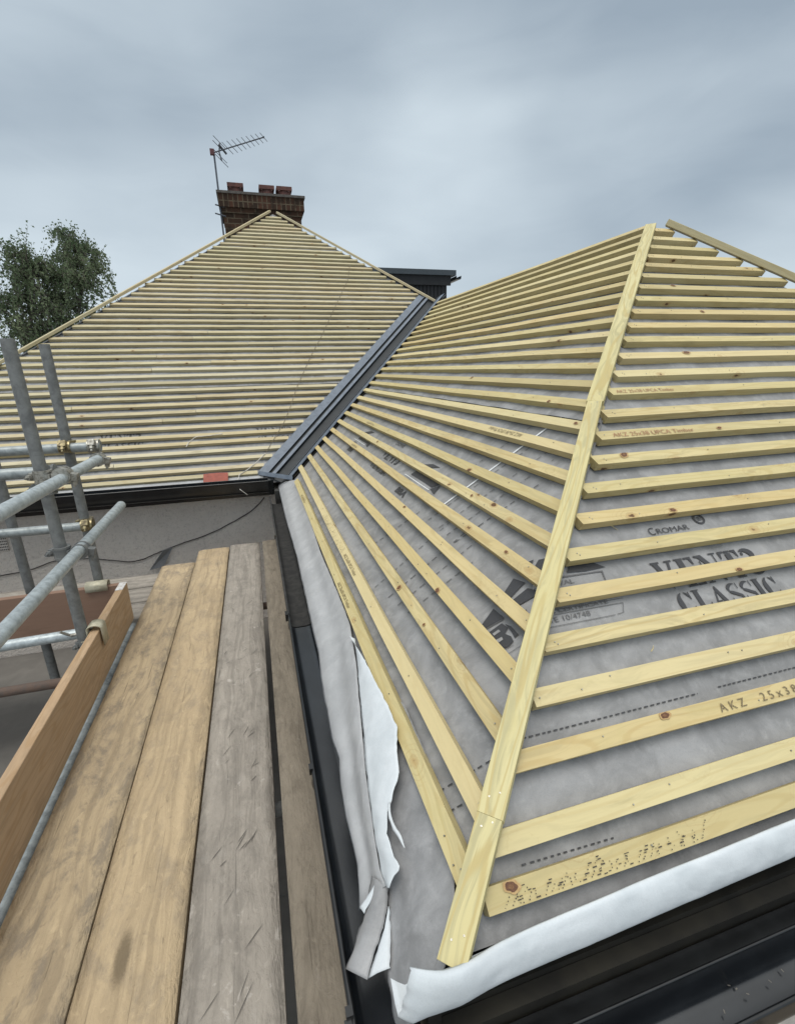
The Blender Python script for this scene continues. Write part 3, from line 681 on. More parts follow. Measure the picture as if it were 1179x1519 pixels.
# end stop and lap clip
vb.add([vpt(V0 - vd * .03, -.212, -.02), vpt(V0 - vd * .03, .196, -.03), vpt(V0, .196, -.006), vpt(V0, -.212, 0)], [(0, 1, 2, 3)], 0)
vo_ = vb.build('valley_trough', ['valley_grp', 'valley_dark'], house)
vo_.modifiers.new('t', 'SOLIDIFY').thickness = 0.003
lc = MB(); bm_ = V0.lerp(V1, 0.60)
lc.box((-.006, -.006, 0), (.006, .006, .012), 0, Matrix.Translation(vpt(bm_, 0.088, 0.006)))
lc.build('clip', 'valley_grp', house); lc = MB()
lc.box((-.02, -.02, 0), (.02, .02, .004), 0, Matrix.Translation(vpt(bm_, 0.03, -0.01)))
lc.build('clip', 'valley_grp', house)
vs_ = MB()
for w_, n_ in ((0.10, .001), (0.125, .001)):
    p = vpt(V0 + vd * .02, w_, n_ - .004); vs_.tube([p, p + WL.N * .004], .006, 8, 0)
vs_.build('screw', 'black_plastic', vo_)
# added dark strip imitating the shadow under batten ends along the valley
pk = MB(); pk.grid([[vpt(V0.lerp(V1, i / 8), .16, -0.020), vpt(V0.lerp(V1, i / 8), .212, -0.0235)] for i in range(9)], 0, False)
pk.build('valley_shade_strip', 'fascia_dark', house, solid=0.002)

# --- loose underlay along the wing's side eave --------------------------
def wl_px(x, y, n=-0.02): u, s = WL.hit(x, y, n); return WL.P(u, s, n)
def resample(pts, n):
    d = [0]
    for a, b in zip(pts, pts[1:]): d.append(d[-1] + (b - a).length)
    out = []
    for i in range(n + 1):
        q_ = d[-1] * i / n; k = 0
        while k < len(pts) - 2 and d[k + 1] < q_: k += 1
        f_ = (q_ - d[k]) / max(1e-9, d[k + 1] - d[k]); out.append(pts[k].lerp(pts[k + 1], min(1, max(0, f_))))
    return out
def ribbon(name, L, R, n, m, bump, mat, parent, nrm, solid=0.0012, rough=0.0, label=None, seed=0):
    """surface between polylines L and R, bulged by bump(across 0..1, along 0..1)"""
    L, R = resample(L, n), resample(R, n); rows = []
    for i in range(n + 1):
        row = []
        for j in range(m + 1):
            a, b = j / m, i / n; p = L[i].lerp(R[i], a)
            p = p + nrm * (bump(a, b) + h3((p.x + seed, p.y, p.z), 14, rough) + h3((p.x + seed, p.y, p.z), 38, .0016) * (1 if 0 < j < m else .4))
            if j in (0, m): p = p + (R[i] - L[i]).normalized() * (noise.noise(p * 160) * .0022 + noise.noise(p * 55) * .003)
            row.append(p)
        rows.append(row)
    mb = MB(); mb.grid(rows, 0, True); o = mb.build(name, mat, parent, solid=solid)
    if label: tag(o, label=label)
    return o
edge = [(412, 716), (414, 728), (424, 770), (440, 825), (454, 889), (464, 935), (472, 967), (477, 1012), (486, 1060), (493, 1099), (503, 1124), (504, 1158), (514, 1216), (524, 1255), (532, 1290), (533, 1350)]
inner = [(441, 712), (462, 775), (478, 825), (498, 870), (520, 925), (530, 990), (536, 1060), (541, 1120), (548, 1180), (556, 1240), (565, 1290), (574, 1316)]
def wave(a, b):
    return 0.007 * math.sin(a * 6.0 + b * 2.0) * math.sin(PI * min(1, a * 1.02)) * (1 if b > .08 else b / .08) + 0.004 * min(1, a * 3)
Lp = [wl_px(x, y, -0.035) for x, y in edge]; Rp = [wl_px(x, y, -0.012 if y > 930 else -0.024) for x, y in inner]
ribbon('underlay_flap', Lp, Rp, 90, 16, wave, 'underlay_light', house, WL.N, rough=0.0015, label='loose pale grey underlay edge lapping towards the side gutter')
# sheet that closes the slope down to the gutter below it
cs = MB(); rws = []
for i in range(60):
    y_ = 4.10 + (0.95 - 4.10) * i / 59
    rws.append([WL.P(-y_, s_, NM - 0.006 - 0.010 * k + h3((y_, s_, 1), 9, .004)) for k, s_ in enumerate((-1.38, -1.43, -1.475, -1.51))])
cs.grid(rws); cs.build('underlay_strip', 'underlay', house, solid=0.001)
# white torn flap turned over
wlft = [(527, 948), (531, 1000), (538, 1080), (545, 1160), (556, 1240), (566, 1295), (574, 1318)]
wrgt = [(519, 944), (541, 980), (560, 1017), (574, 1044), (589, 1078), (588, 1110), (592, 1149), (584, 1175), (575, 1205), (574, 1238), (584, 1270), (593, 1288), (584, 1300), (577, 1318)]
wlft = [(520, 945)] + wlft
ribbon('underlay_flap', [wl_px(x, y, 0.000) for x, y in wlft], [wl_px(x, y, 0.012) for x, y in wrgt], 80, 12,
       lambda a, b: 0.004 * math.sin(PI * a), 'underlay_white', house, WL.N, rough=0.0015, label='torn white underside of underlay folded over the eave', seed=5)
# curled sliver
ribbon('underlay_flap', [wl_px(x, y, .012) for x, y in ((576, 1196), (577, 1215), (583, 1232), (592, 1246), (601, 1259))],
       [wl_px(x, y, .016) for x, y in ((579, 1190), (580, 1212), (588, 1228), (595, 1241), (601, 1259))], 12, 3, lambda a, b: .004 * math.sin(PI * a), 'underlay_white', house, WL.N, label='thin curled white sliver of torn underlay')
# corner sheet of the wing: grey, torn on its left edge, wraps to the hip
cl_ = [(552, 1010), (560, 1085), (564, 1150), (568, 1215), (572, 1270), (575, 1318), (575, 1350), (576, 1395), (574, 1440), (579, 1480), (584, 1512), (592, 1540)]
cr_ = [wl_px(600, 1045, -.022), wl_px(640, 1140, -.026), wl_px(668, 1230, -.028), hp(0.24, -.030), hp(0.20, -.032), hp(0.17, -.038), Vector((0.165, 0.455, -0.955))]
def jag(x, y): return wl_px(x + 2.2 * noise.noise((y * .09, 3, 1)) * 2, y, -.026 if y < 1400 else -.03 - (y - 1400) * .0001)
cl2 = []
for (x0, y0), (x1, y1) in zip(cl_, cl_[1:]):
    for k in range(6): cl2.append(jag(x0 + (x1 - x0) * k / 6, y0 + (y1 - y0) * k / 6))
ribbon('underlay_flap', cl2, cr_, 90, 24, lambda a, b: 0.006 * math.sin(PI * a) * b, 'underlay', house, WL.N, rough=0.005, label='grey corner of underlay with ragged torn edge below the hip batten')
# grey tongue over the gutter corner
ribbon('underlay_flap', [wl_px(x, y, -.012) for x, y in ((552, 1300), (543, 1345), (534, 1375), (524, 1408), (513, 1438))],
       [wl_px(x, y, -.016) for x, y in ((576, 1316), (575, 1345), (568, 1375), (556, 1410), (544, 1454))], 24, 8, lambda a, b: .008 * math.sin(PI * a), 'underlay', house, WL.N, rough=.003, label='grey tongue of underlay hanging over the gutter corner')
ribbon('underlay_flap', [wl_px(x, y, -.020) for x, y in ((577, 1345), (571, 1375), (559, 1412), (545, 1453))],
       [wl_px(x, y, -.024) for x, y in ((579, 1350), (579, 1380), (579, 1410), (578, 1437))], 16, 4, lambda a, b: .003 * math.sin(PI * a), 'underlay_white', house, WL.N, label='white triangle of underlay beside the grey tongue')
ribbon('underlay_flap', [wl_px(x, y, -.008) for x, y in ((557, 1312), (548, 1328), (534, 1346))],
       [wl_px(x, y, -.008) for x, y in ((558, 1313), (554, 1330), (541, 1356))], 8, 3, lambda a, b: .002, 'underlay_white', house, WL.N, label='small white corner of torn underlay')

# --- white rolled edge of the front eave --------------------------------
def wf_px(x, y, n=0.0): u, s = WF.hit(x, y, n); return WF.P(u, s, n)
top = [(607, 1434), (625, 1437), (648, 1437), (672, 1428), (700, 1416), (800, 1371), (900, 1329), (1000, 1287), (1100, 1247), (1179, 1215), (1300, 1168), (1420, 1120)]
bot = [(590, 1508), (610, 1519), (632, 1507), (655, 1496), (700, 1476), (800, 1434), (900, 1391), (1000, 1347), (1100, 1305), (1179, 1271), (1300, 1222), (1420, 1172)]
A = resample([wf_px(x, y, .006) for x, y in top], 110); B = resample([wf_px(x, y, -.03) for x, y in bot], 110)
# continue to the far end of the eave
ex_ = (A[-1] - A[-6]).normalized(); 
A += [Vector((x_, A[-1].y, A[-1].z)) for x_ in (2.2, 3.2, 4.4)]; B += [Vector((x_, B[-1].y, B[-1].z)) for x_ in (2.2, 3.2, 4.4)]
rows = []; m_ = 12
for i, (a, b) in enumerate(zip(A, B)):
    row = []
    for j in range(m_ + 1):
        f_ = j / m_; ang = PI * f_ * 1.0
        p = a.lerp(b, 0.5 - 0.5 * math.cos(ang)) + WF.N * (0.020 * math.sin(ang)) 
        p -= WF.N * (0.008 * math.sin(ang))
        p += WF.N * (h3((p.x, p.y * 3, p.z * 3), 22, .0022) + h3((p.x, p.y, p.z), 55, .0008))
        p += WF.N * (0.040 * math.exp(-((p.x - .212) / .055) ** 2) * math.sin(ang * .55 + .9))
        p += WF.N * (h3((p.x * 1.0, p.y, p.z), 6, .004) + h3((p.x * 3, p.y, p.z), 10, .0015))
        if i == 0 or i == 1: p += Vector((noise.noise((f_ * 9, 2, 2)) * .010, 0, 0))
        row.append(p)
    row.append(row[-1] + WF.N * -0.012 - WF.U * -0.012); row.append(row[-1] + WF.U * 0.03)
    rows.append(row)
mb = MB(); mb.grid(rows); tag(mb.build('underlay_flap', 'underlay_white', house, solid=0.0012), label='white rolled underlay edge along the front gutter')
# light strip of underlay at the main eave
mb = MB(); rows = []
for i in range(61):
    u = -3.7 + (0.02 + 3.7) * i / 60; sag = h3((u, 1, 1), 2.5, .010)
    rows.append([MF.P(u, s_, n_ + sag * k) for s_, n_, k in ((-1.40, -.027, 0), (-1.43, -.018, .3), (-1.455, -.014, .6), (-1.48, -.020, .8), (-1.49, -.04, .8))])
mb.grid(rows); tag(mb.build('underlay_flap', 'underlay_light', house, solid=.0012), label='pale underlay edge over the main eave gutter')

# --- prints on the underlay ---------------------------------------------
PN = NM + 0.0030
class Ink:
    def __init__(s, pl, parent): s.pl = pl; s.mb = MB(); s.parent = parent
    def p(s, u, v): return s.pl.P(u, v, PN + h3((u, v, 3), 2.2, .003) + h3((u, v, 9), 9, .003 * .35) - 0.0025 + rsag(u))
    def poly(s, pts, mi=0): s.mb.add([s.p(u, v) for u, v in pts], [tuple(range(len(pts)))], mi)
    def line(s, a, b, w_, mi=0):
        d = Vector((b[0] - a[0], b[1] - a[1])).normalized(); q = Vector((-d.y, d.x)) * w_ / 2
        s.poly([(a[0] - q.x, a[1] - q.y), (b[0] - q.x, b[1] - q.y), (b[0] + q.x, b[1] + q.y), (a[0] + q.x, a[1] + q.y)], mi)
    def dash(s, a, b, w_, on, off, mi=0):
        d = Vector((b[0] - a[0], b[1] - a[1])); L = d.length; d /= L; x = 0
        while x < L:
            e = min(L, x + on * random.uniform(.8, 1.15)); s.line((a[0] + d.x * x, a[1] + d.y * x), (a[0] + d.x * e, a[1] + d.y * e), w_, mi); x = e + off * random.uniform(.85, 1.2)
    def text(s, t_, u, v, h, width=None, mi=0, bold=0.0, rot=0.0, rise=0.0):
        vs, fs = text_polys(t_, 1.0, bold=bold); mx = max(p.x for p in vs); my = 0.70
        kx = (width / mx) if width else h / my; ca, sa = math.cos(rot), math.sin(rot); out = []
        for p in vs:
            a, b = p.x * kx, p.y * h / my; b += rise * a
            out.append(s.p(u + a * ca - b * sa, v + a * sa + b * ca))
        s.mb.add(out, fs, mi)
    def done(s, label=None, name='print'):
        o = s.mb.build(name, ['print_ink', 'print_ink_faint', 'white_tape', 'underlay'], s.parent); s.mb = MB()
        if label: tag(o, label=label)
        return o
# stencil serif capitals, unit height, drawn as polygons (x right, y up)
def arc(cx, cy, rx, ry, a0, a1, w0, w1, n=10):
    o_, i2 = [], []
    for k in range(n + 1):
        a = math.radians(a0 + (a1 - a0) * k / n); w_ = w0 + (w1 - w0) * math.sin(PI * k / n)
        o_.append((cx + rx * math.cos(a), cy + ry * math.sin(a))); i2.append((cx + (rx - w_) * math.cos(a), cy + (ry - w_ * .8) * math.sin(a)))
    return [[o_[k], o_[k + 1], i2[k + 1], i2[k]] for k in range(n)]
def rect(x0, y0, x1, y1): return [(x0, y0), (x1, y0), (x1, y1), (x0, y1)]
GL = {
 'V': (.86, [[(.0, 1), (.36, 1), (.36, .94), (.28, .94), (.44, .38), (.40, .0), (.06, .94), (0, .94)], [(.56, 1), (.86, 1), (.86, .94), (.76, .94), (.50, .12), (.46, .30), (.66, .94), (.56, .94)]]),
 'E': (.74, [rect(.0, 0, .36, .05), rect(0, .95, .36, 1), rect(.09, .05, .33, .95), [(.40, 1), (.70, 1), (.70, .72), (.66, .72), (.58, .94), (.40, .94)], [(.40, 0), (.72, 0), (.72, .30), (.68, .30), (.60, .06), (.40, .06)], [(.40, .47), (.50, .47), (.55, .36), (.58, .36), (.58, .64), (.55, .64), (.50, .53), (.40, .53)]]),
 'N': (.92, [rect(0, 0, .24, .05), rect(.10, .05, .14, .80), [(0, 1), (.30, 1), (.74, .22), (.74, 0), (.68, 0), (.14, .90), (0, .95)], rect(.62, .95, .90, 1), rect(.76, .30, .80, .95)]),
 'T': (.80, [rect(.22, 0, .58, .05), rect(.28, .05, .52, .90), [(0, 1), (.24, 1), (.24, .94), (.12, .92), (.04, .72), (0, .72)], [(.80, 1), (.56, 1), (.56, .94), (.68, .92), (.76, .72), (.80, .72)], rect(.28, .93, .52, 1)]),
 '3': (.70, arc(.28, .76, .34, .24, 140, -95, .06, .26) + arc(.28, .27, .38, .27, 88, -150, .06, .26) + [[(.04, .78), (.10, .74), (.16, .79), (.14, .86), (.06, .86)], [(.02, .30), (.08, .34), (.14, .29), (.13, .2), (.05, .2)]]),
 'C': (.78, arc(.40, .5, .40, .5, 100, 260, .05, .26) + arc(.44, .5, .32, .5, 80, 22, .04, .10, 6) + arc(.44, .5, .32, .5, -80, -25, .04, .10, 6) + [[(.68, .62), (.73, .62), (.73, 1), (.68, .95)]]),
 'L': (.70, [rect(0, 0, .36, .05), rect(0, .95, .38, 1), rect(.09, .05, .31, .95), [(.38, 0), (.68, 0), (.70, .34), (.66, .34), (.58, .06), (.38, .06)]]),
 'A': (.86, [[(.40, 1), (.46, 1), (.80, .05), (.86, .05), (.86, 0), (.50, 0), (.50, .05), (.56, .05), (.36, .84)], [(.34, .80), (.38, .72), (.16, .05), (.24, .05), (.24, 0), (0, 0), (0, .05), (.08, .05)], rect(.22, .27, .44, .33)]),
 'S': (.66, arc(.32, .76, .30, .24, 55, 215, .05, .18) + arc(.34, .26, .32, .26, 35, -125, .05, .18) + [[(.06, .68), (.26, .62), (.62, .42), (.66, .28), (.46, .34), (.10, .54)], rect(.56, .70, .60, .98), rect(.03, .02, .07, .32)]),
 'I': (.40, [rect(0, 0, .38, .05), rect(0, .95, .38, 1), rect(.07, .05, .31, .95)]),
}
def stencil(ink, s_, u, v, h, width, shear=0.0, mi=0):
    tot = sum(GL[c][0] + .10 for c in s_) - .10; k = width / tot; x = 0
    for c in s_:
        wd, ps_ = GL[c]
        for poly in ps_: ink.poly([(u + (x + px_) * k, v + py_ * h + shear * (x + px_) * k) for px_, py_ in poly], mi)
        x += wd + .10
ink = Ink(WF, rf)
def F(x, y): return WF.hit(x, y, PN)
def Lh(x, y): return WL.hit(x, y, PN)
def Mh(x, y): return MF.hit(x, y, PN)
a = F(966, 868); b = F(1122, 833)                       # VENT3 row (baseline)
u0, v0 = F(969, 821); u1, v1 = F(1117, 800)
v3b = -0.915; v3t = -0.845
stencil(ink, 'VENT3', 1.018, -0.928, 0.088, 0.370, 0.0)
stencil(ink, 'CLASSIC', 1.035, -1.000, 0.062, 0.350, 0.0)
ink.done()
uc, vc = F(966, 792)
ink.text('C', uc, vc - .001, .025, width=.022, bold=.0); ink.text('ROMAR', uc + .026, vc + .0, .018, width=.118)
ur_, vr_ = F(1037, 769)
for k in range(20):
    a0, a1 = 2 * PI * k / 20, 2 * PI * (k + 1) / 20
    ink.poly([(ur_ + .021 * math.cos(a0), vr_ + .019 * math.sin(a0)), (ur_ + .021 * math.cos(a1), vr_ + .019 * math.sin(a1)), (ur_ + .014 * math.cos(a1), vr_ + .013 * math.sin(a1)), (ur_ + .014 * math.cos(a0), vr_ + .013 * math.sin(a0))])
for k in (-1, 0, 1): ink.line((ur_ - .009, vr_ + .005 * k), (ur_ + .009, vr_ + .005 * k + .001), .0022)
ink.done()
# certificate box on the end slope
def fpoly(*px, mi=0): ink.poly([F(x, y) for x, y in px], mi)
fpoly((842, 848), (846, 836), (880, 833), (899, 840), (870, 846))
fpoly((836, 853), (895, 845), (894, 847), (836, 855), mi=1); fpoly((893, 846), (895, 846), (900, 859), (898, 859), mi=1)
tu, tv = F(834, 866); ink.text('APPROVAL', tu - .085, tv, .0125, width=.125, mi=1)
tu, tv = F(828, 906); ink.text('BBA CERTIFICATE', tu - .05, tv - .002, .010, width=.20, mi=1)
for (p0, p1) in (((824, 903), (925, 886)), ((824, 910), (925, 893)), ((812, 930), (914, 911))): 
    a_, b_ = F(*p0), F(*p1); ink.line(a_, b_, .0014, 1)
ink.line(F(917, 910), F(927, 907), .0014, 1); ink.line(F(925, 893), F(926, 907), .0014, 1)
tu, tv = F(822, 922); ink.text('CATE 10/4748', tu - .045, tv, .0135, width=.155, mi=1)
ink.done('certificate wording on the end slope')
ink.dash(F(776, 1095), F(1037, 1028), .0030, .010, .006); ink.dash(F(1068, 1018), F(1179, 990), .0030, .010, .006); ink.dash(F(1179, 990), F(1179 + 260, 925), .003, .010, .006)
ink.dash(F(774, 1284), F(912, 1243), .0028, .008, .007)
ink.dash(F(1054, 486), F(1178, 606), .009, .05, .09)
ink.dash(F(1165, 578), F(1150, 582), .016, .05, .02)
ink.done('printed dash rows on the end slope')
ink = Ink(WL, rw)
def lpoly(*px, mi=0): ink.poly([Lh(x, y) for x, y in px], mi)
Z = lambda x, y: (700 + x / 5.36, 800 + y / 5.36)
def zp(*pts, mi=0): lpoly(*[Z(*p) for p in pts], mi=mi)
# certificate emblem: dark arrow-like facets and letters
zp((405, 180), (480, 150), (455, 215), (430, 195)); zp((520, 150), (615, 130), (600, 300), (540, 280), (470, 235))
zp((320, 300), (410, 330), (280, 470), (230, 435)); zp((300, 480), (430, 375), (560, 400), (340, 525)); zp((475, 480), (560, 435), (545, 640), (480, 650), (485, 540))
zp((160, 540), (245, 615), (80, 705), (50, 690)); zp((170, 560), (235, 600), (200, 640), (120, 655))
zp((250, 660), (300, 680), (360, 745), (330, 775), (300, 720)); zp((370, 580), (420, 545), (440, 585), (400, 605))
for mi_, dx in ((0, 0),):
    # letter B, drawn as the photograph shows it
    zp((100, 745), (225, 655), (275, 690), (250, 740), (300, 760), (320, 800), (280, 845), (205, 868))
    ink2pts = [((150, 740), (200, 705), (215, 720), (165, 755)), ((180, 790), (225, 765), (238, 785), (200, 812))]
ink.line(Lh(*Z(75, 715)), Lh(*Z(235, 625)), .003, 1); ink.line(Lh(*Z(255, 915)), Lh(*Z(390, 830)), .0014, 1); ink.line(Lh(*Z(215, 880)), Lh(*Z(320, 830)), .0014, 1)
PNs = PN; PN += 0.0012
ink.mb.add([ink.p(*Lh(*Z(*q))) for q in ink2pts[0]], [(0, 1, 2, 3)], 3); ink.mb.add([ink.p(*Lh(*Z(*q))) for q in ink2pts[1]], [(0, 1, 2, 3)], 3)
PN = PNs
ink.done('dark certificate emblem beside the hip batten')
for a_, b_ in (((656, 748), (674, 736)), ((690, 724), (706, 711)), ((723, 699), (742, 685)), ((757, 673), (775, 660)), ((790, 647), (811, 633)), ((825, 621), (846, 608)), ((846, 608), (870, 590))):
    pass
ink.line(Lh(655, 749), Lh(872, 588), .011, 2)
ink.done('thin white line up the side slope', 'marking_tape')
rows_ = [((634, 770), (800, 652)), ((650, 782), (812, 668)), ((661, 792), (820, 680)), ((672, 803), (800, 716)), ((555, 870), (668, 772)), ((574, 885), (690, 786)), ((588, 896), (706, 800)), ((603, 908), (700, 832)), ((545, 812), (622, 756)), ((700, 690), (800, 622)), ((840, 605), (890, 566)), ((860, 610), (905, 572)), ((600, 585), (800, 560))]
for a_, b_ in rows_[:-1]: ink.dash(Lh(*a_), Lh(*b_), .0034, .020, .014, 0 if random.random() < .8 else 1)
ink.dash(Lh(736, 1120), Lh(608, 1198), .0032, .011, .008); ink.dash(Lh(718, 1172), Lh(612, 1231), .0032, .011, .008)
ink.dash(Lh(596, 1212), Lh(606, 1222), .003, .006, .008)
ink.done('printed dash rows on the side slope')
def emblem(o_, sx=1.0, k=1.0):
    P_ = lambda a_, b_: (o_[0] + a_ * sx * k, o_[1] + b_ * k)
    ink.poly([P_(0, 0), P_(.30, 0), P_(.36, .05), P_(.28, .055), P_(.02, .05)])
    ink.poly([P_(-.02, .07), P_(.10, .105), P_(.20, .105), P_(.08, .07)])
    ink.poly([P_(.30, -.01), P_(.37, -.02), P_(.35, .03)])
    ink.line(P_(-.06, -.016), P_(.30, -.016), .004, 2)
    ink.text('APPROVAL', *P_(-.02, -.045), .016, width=.12, mi=0)
    ink.text('BBA', *P_(.02, -.12), .032, width=.15, bold=.04); ink.text('CERTIFICATE 10/4748', *P_(-.02, -.175), .014, width=.22, mi=1)
e1 = Lh(611, 700); e2 = Lh(541, 668)
emblem((e1[0], e1[1] - .012), k=1.0); ink.done()
emblem((e1[0] - 1.34, e1[1] + .0), k=1.0); ink.done()
uv_, vv_ = Lh(552, 686); stencil(ink, 'VENT3', uv_, e1[1] - .02, .085, .335); stencil(ink, 'CLASSIC', uv_, e1[1] - .11, .060, .345)
ink.text('CROMAR', uv_ + .02, e1[1] + .095, .024, width=.16)
ink.done()
ink = Ink(MF, rm)
for (x, y) in ((147, 652), (380, 641)):
    u, v = Mh(x, y); stencil(ink, 'VENT3', u, v - .03, .085, .335); stencil(ink, 'CLASSIC', u + .01, v - .115, .06, .345); ink.done()
u, v = Mh(555, 398)


# ------------------------------------------------------------------ chimney, dormer
ch = MB(); y0 = 9.15
ch.box((-0.150, y0 + .05, 0.5), (1.085, y0 + .95, 2.44), 0)
ch.box((-0.172, y0 + .028, 2.44), (1.107, y0 + .972, 2.515), 0)
ch.box((-0.205, y0 - .005, 2.515), (1.14, y0 + 1.005, 2.70), 1)
ch.box((-0.225, y0 - .025, 2.70), (1.16, y0 + 1.025, 2.735), 2)
cho = ch.build('chimney', ['brick', 'brick_soldier', 'mortar'], house, M=Matrix.Translation((0.47, y0, 2.0)))
def pot(x, y, w_):
    mb = MB(); n = 20
    prof_ = [(w_ * .46, 0), (w_ * .44, .10), (w_ * .40, .11), (w_ * .40, .0)]
    rr = [[Vector((x + r_ * math.cos(2 * PI * k / n), y + r_ * math.sin(2 * PI * k / n), 2.73 + z)) for k in range(n)] for r_, z in prof_]
    mb.grid(rr, 0, True, close=True)
    for (a_, b_) in (((x - w_ / 2, y - w_ / 2, 2.83), (x + w_ / 2, y - w_ / 2 + .03, 2.89)), ((x - w_ / 2, y + w_ / 2 - .03, 2.83), (x + w_ / 2, y + w_ / 2, 2.89)), ((x - w_ / 2, y - w_ / 2 + .031, 2.83), (x - w_ / 2 + .03, y + w_ / 2 - .031, 2.89)), ((x + w_ / 2 - .03, y - w_ / 2 + .031, 2.83), (x + w_ / 2, y + w_ / 2 - .031, 2.89))):
        mb.box(a_, b_)
    mb.build('chimney_pot', 'terracotta', cho, bevel=.004)
for x, w_ in ((0.075, .25), (0.565, .245), (0.845, .25)): pot(x, y0 + .22, w_)
for x in (0.3, .8): pot(x, y0 + .72, .24)

dm = MB(); dy = 9.5
dm.box((0.9, dy, 0.0), (3.83, 13.0, 1.60), 0)
x = 0.95
while x < 3.8: dm.box((x, dy - .016, 0.0), (x + .035, dy - .001, 1.49), 0); x += .075
dm.box((0.9, dy - .06, 1.492), (3.89, dy - .018, 1.66), 0)
dm.box((0.85, dy - .11, 1.662), (3.98, 13.1, 1.755), 1)
dmo = dm.build('dormer', ['dormer_clad', 'dormer_trim'], house)
wn = MB(); wn.box((3.832, 10.1, .45), (3.85, 12.3, 1.35)); wd_ = wn.build('window', 'frame_white', dmo)
wn = MB(); wn.box((3.851, 10.18, .52), (3.855, 12.22, 1.28)); wn.build('pane', 'glass_dark', dmo)
gutter('gutter', (4.04, dy - .10, 1.655), (4.04, 13.1, 1.655), 0.10, 0.06, ['black_plastic', 'gutter_inner'], (1, 0, 0), dmo)

# ------------------------------------------------------------------ aerial
ae = empty('tv_aerial', (-0.195, 9.2, 2.1), label='rooftop television aerial on a thin mast beside the brick chimney', cat='aerial')
top_ = ony(317.5, 229, 9.2); bo_ = ony(331, 366, 9.2); bo_.x = top_.x + .01
mb = MB(); mb.tube([bo_, top_ + Vector((0, 0, .03))], .014, 10); mb.build('mast', 'aerial_metal', ae)
bm0 = ony(316, 226, 9.17); bm1 = ony(391, 203, 9.45)
bd_ = (bm1 - bm0).normalized()
mb = MB(); mb.box((-.012, -.012, -.012), (.012, .012, .012), 0, Matrix.Translation(bm1)); mb.tube([bm0 - bd_ * .02, bm1], .0095, 8); mb.build('boom', 'aerial_metal', ae)
ev = Vector((.62, .55, -.40)).normalized()
ex2 = ev
for k in range(9):
    f_ = .28 + .72 * k / 8; p = bm0.lerp(bm1, f_); hl = .115 - .03 * k / 8
    mb = MB(); mb.tube([p - ex2 * hl, p + ex2 * hl], .0042, 6); mb.build('element', 'aerial_metal', ae)
mb = MB(); mb.box((-.045, -.03, -.03), (.02, .03, .045), 0, Matrix.Translation(bm0)); mb.build('clamp', 'aerial_red', ae)
mb = MB(); q = bm0.lerp(bm1, .17); c0, c1, c2 = ony(326, 211, 9.25), ony(325, 225, 9.2), ony(329, 238, 9.2)
mb.tube([c0, c1, c2], .011, 8)
for c_ in (c0, c0.lerp(c1, .5), c1.lerp(c2, .5), c2): mb.tube([c_ - ev * .13, c_ + ev * .13], .0045, 6)
mb.build('reflector', 'aerial_metal', ae)
mb = MB(); mb.tube([q - ev * .06 + Vector((0, 0, .03)), q + ev * .09 + Vector((0, 0, .01))], .016, 8); mb.build('dipole', 'aerial_metal', ae)
mb = MB()
for yy in (303, 316): 
    a_ = ony(321, yy, 9.17); mb.tube([a_ + Vector((-.02, 0, 0)), a_ + Vector((.14, .02, -.03))], .011, 8)
mb.build('bracket', 'aerial_metal', ae)

# ------------------------------------------------------------------ small things on the roof and wall
# red tile piece
tl = empty('roof_tile', MF.P(-.33, -1.45), label='broken red clay roof tile resting on the lowest batten of the main roof', cat='tile')
q = [MF.hit(302, 704, .006), MF.hit(338, 701.5, .006), MF.hit(338.5, 718, .006), MF.hit(302, 721, .006)]
mb = MB(); rr = []
for i in range(9):
    f_ = i / 8; a_ = Vector(q[0]).lerp(Vector(q[1]), f_); b_ = Vector(q[3]).lerp(Vector(q[2]), f_)
    rr.append([MF.P(a_.x + (b_.x - a_.x) * g_, a_.y + (b_.y - a_.y) * g_, .006 + .006 * math.sin(PI * f_) + (.006 if g_ > .62 and g_ < .8 else 0)) for g_ in (0, .3, .6, .64, .78, .8, 1)])
mb.grid(rr, 0, False); mb.build('tile_body', 'tile_red', tl, solid=.012)
mb = MB(); p = MF.P(*MF.hit(308, 706.5, .014), .014); mb.tube([p, p + MF.N * .003], .006, 8); mb.build('nib', 'tile_red', tl)

mb = MB(); pts = [(519, 392), (516, 415), (505, 438), (490, 470), (476, 500), (462, 526), (452, 548), (440, 575), (430, 605), (422, 625), (410, 645), (394, 672)]
P3 = [MF.P(*MF.hit(x, y, .004), .004) for x, y in pts]; mb.tube(resample(P3, 60), .0026, 6)
tag(mb.build('cord', 'cord_brown'), label='thin brown cord running up over the main roof battens', cat='cord')
mb = MB(); P3 = [MF.P(*MF.hit(x, y, .006), .006) for x, y in ((394, 672), (382, 684), (368, 696), (355, 704), (352, 716), (352, 720))] + [Vector((-.2, 4.082, -.955))]
e_ = ony(367, 734, 4.09); P3 = P3[:6] + [ony(356, 726, 4.085), e_]
mb.tube(resample(P3, 40), .0030, 6); tag(mb.build('cord', 'cord_pale'), label='pale cord end looping over the main eave gutter near the valley', cat='cord')
mb = MB(); P3 = [MF.P(*MF.hit(x, y, .006), .006) for x, y in ((276, 663), (280, 656), (290, 648), (312, 646), (330, 643))]; mb.tube(resample(P3, 20), .003, 6)
tag(mb.build('cord', 'cord_pale'), label='short pale cord offcut lying on the middle of the main battens', cat='cord')
mb = MB(); P3 = [ony(x, y, WY - .012) for x, y in ((392, 738), (386, 745), (372, 757), (350, 772), (325, 786), (300, 796), (275, 804), (258, 811), (240, 819), (215, 828), (190, 832), (160, 832), (130, 829), (100, 829), (75, 834), (50, 843), (25, 850), (0, 854), (-40, 862))]
pp = resample(P3, 90); pp = [p + Vector((0, 0, h3((p.x, 1, 2), 4, .02))) for p in pp]
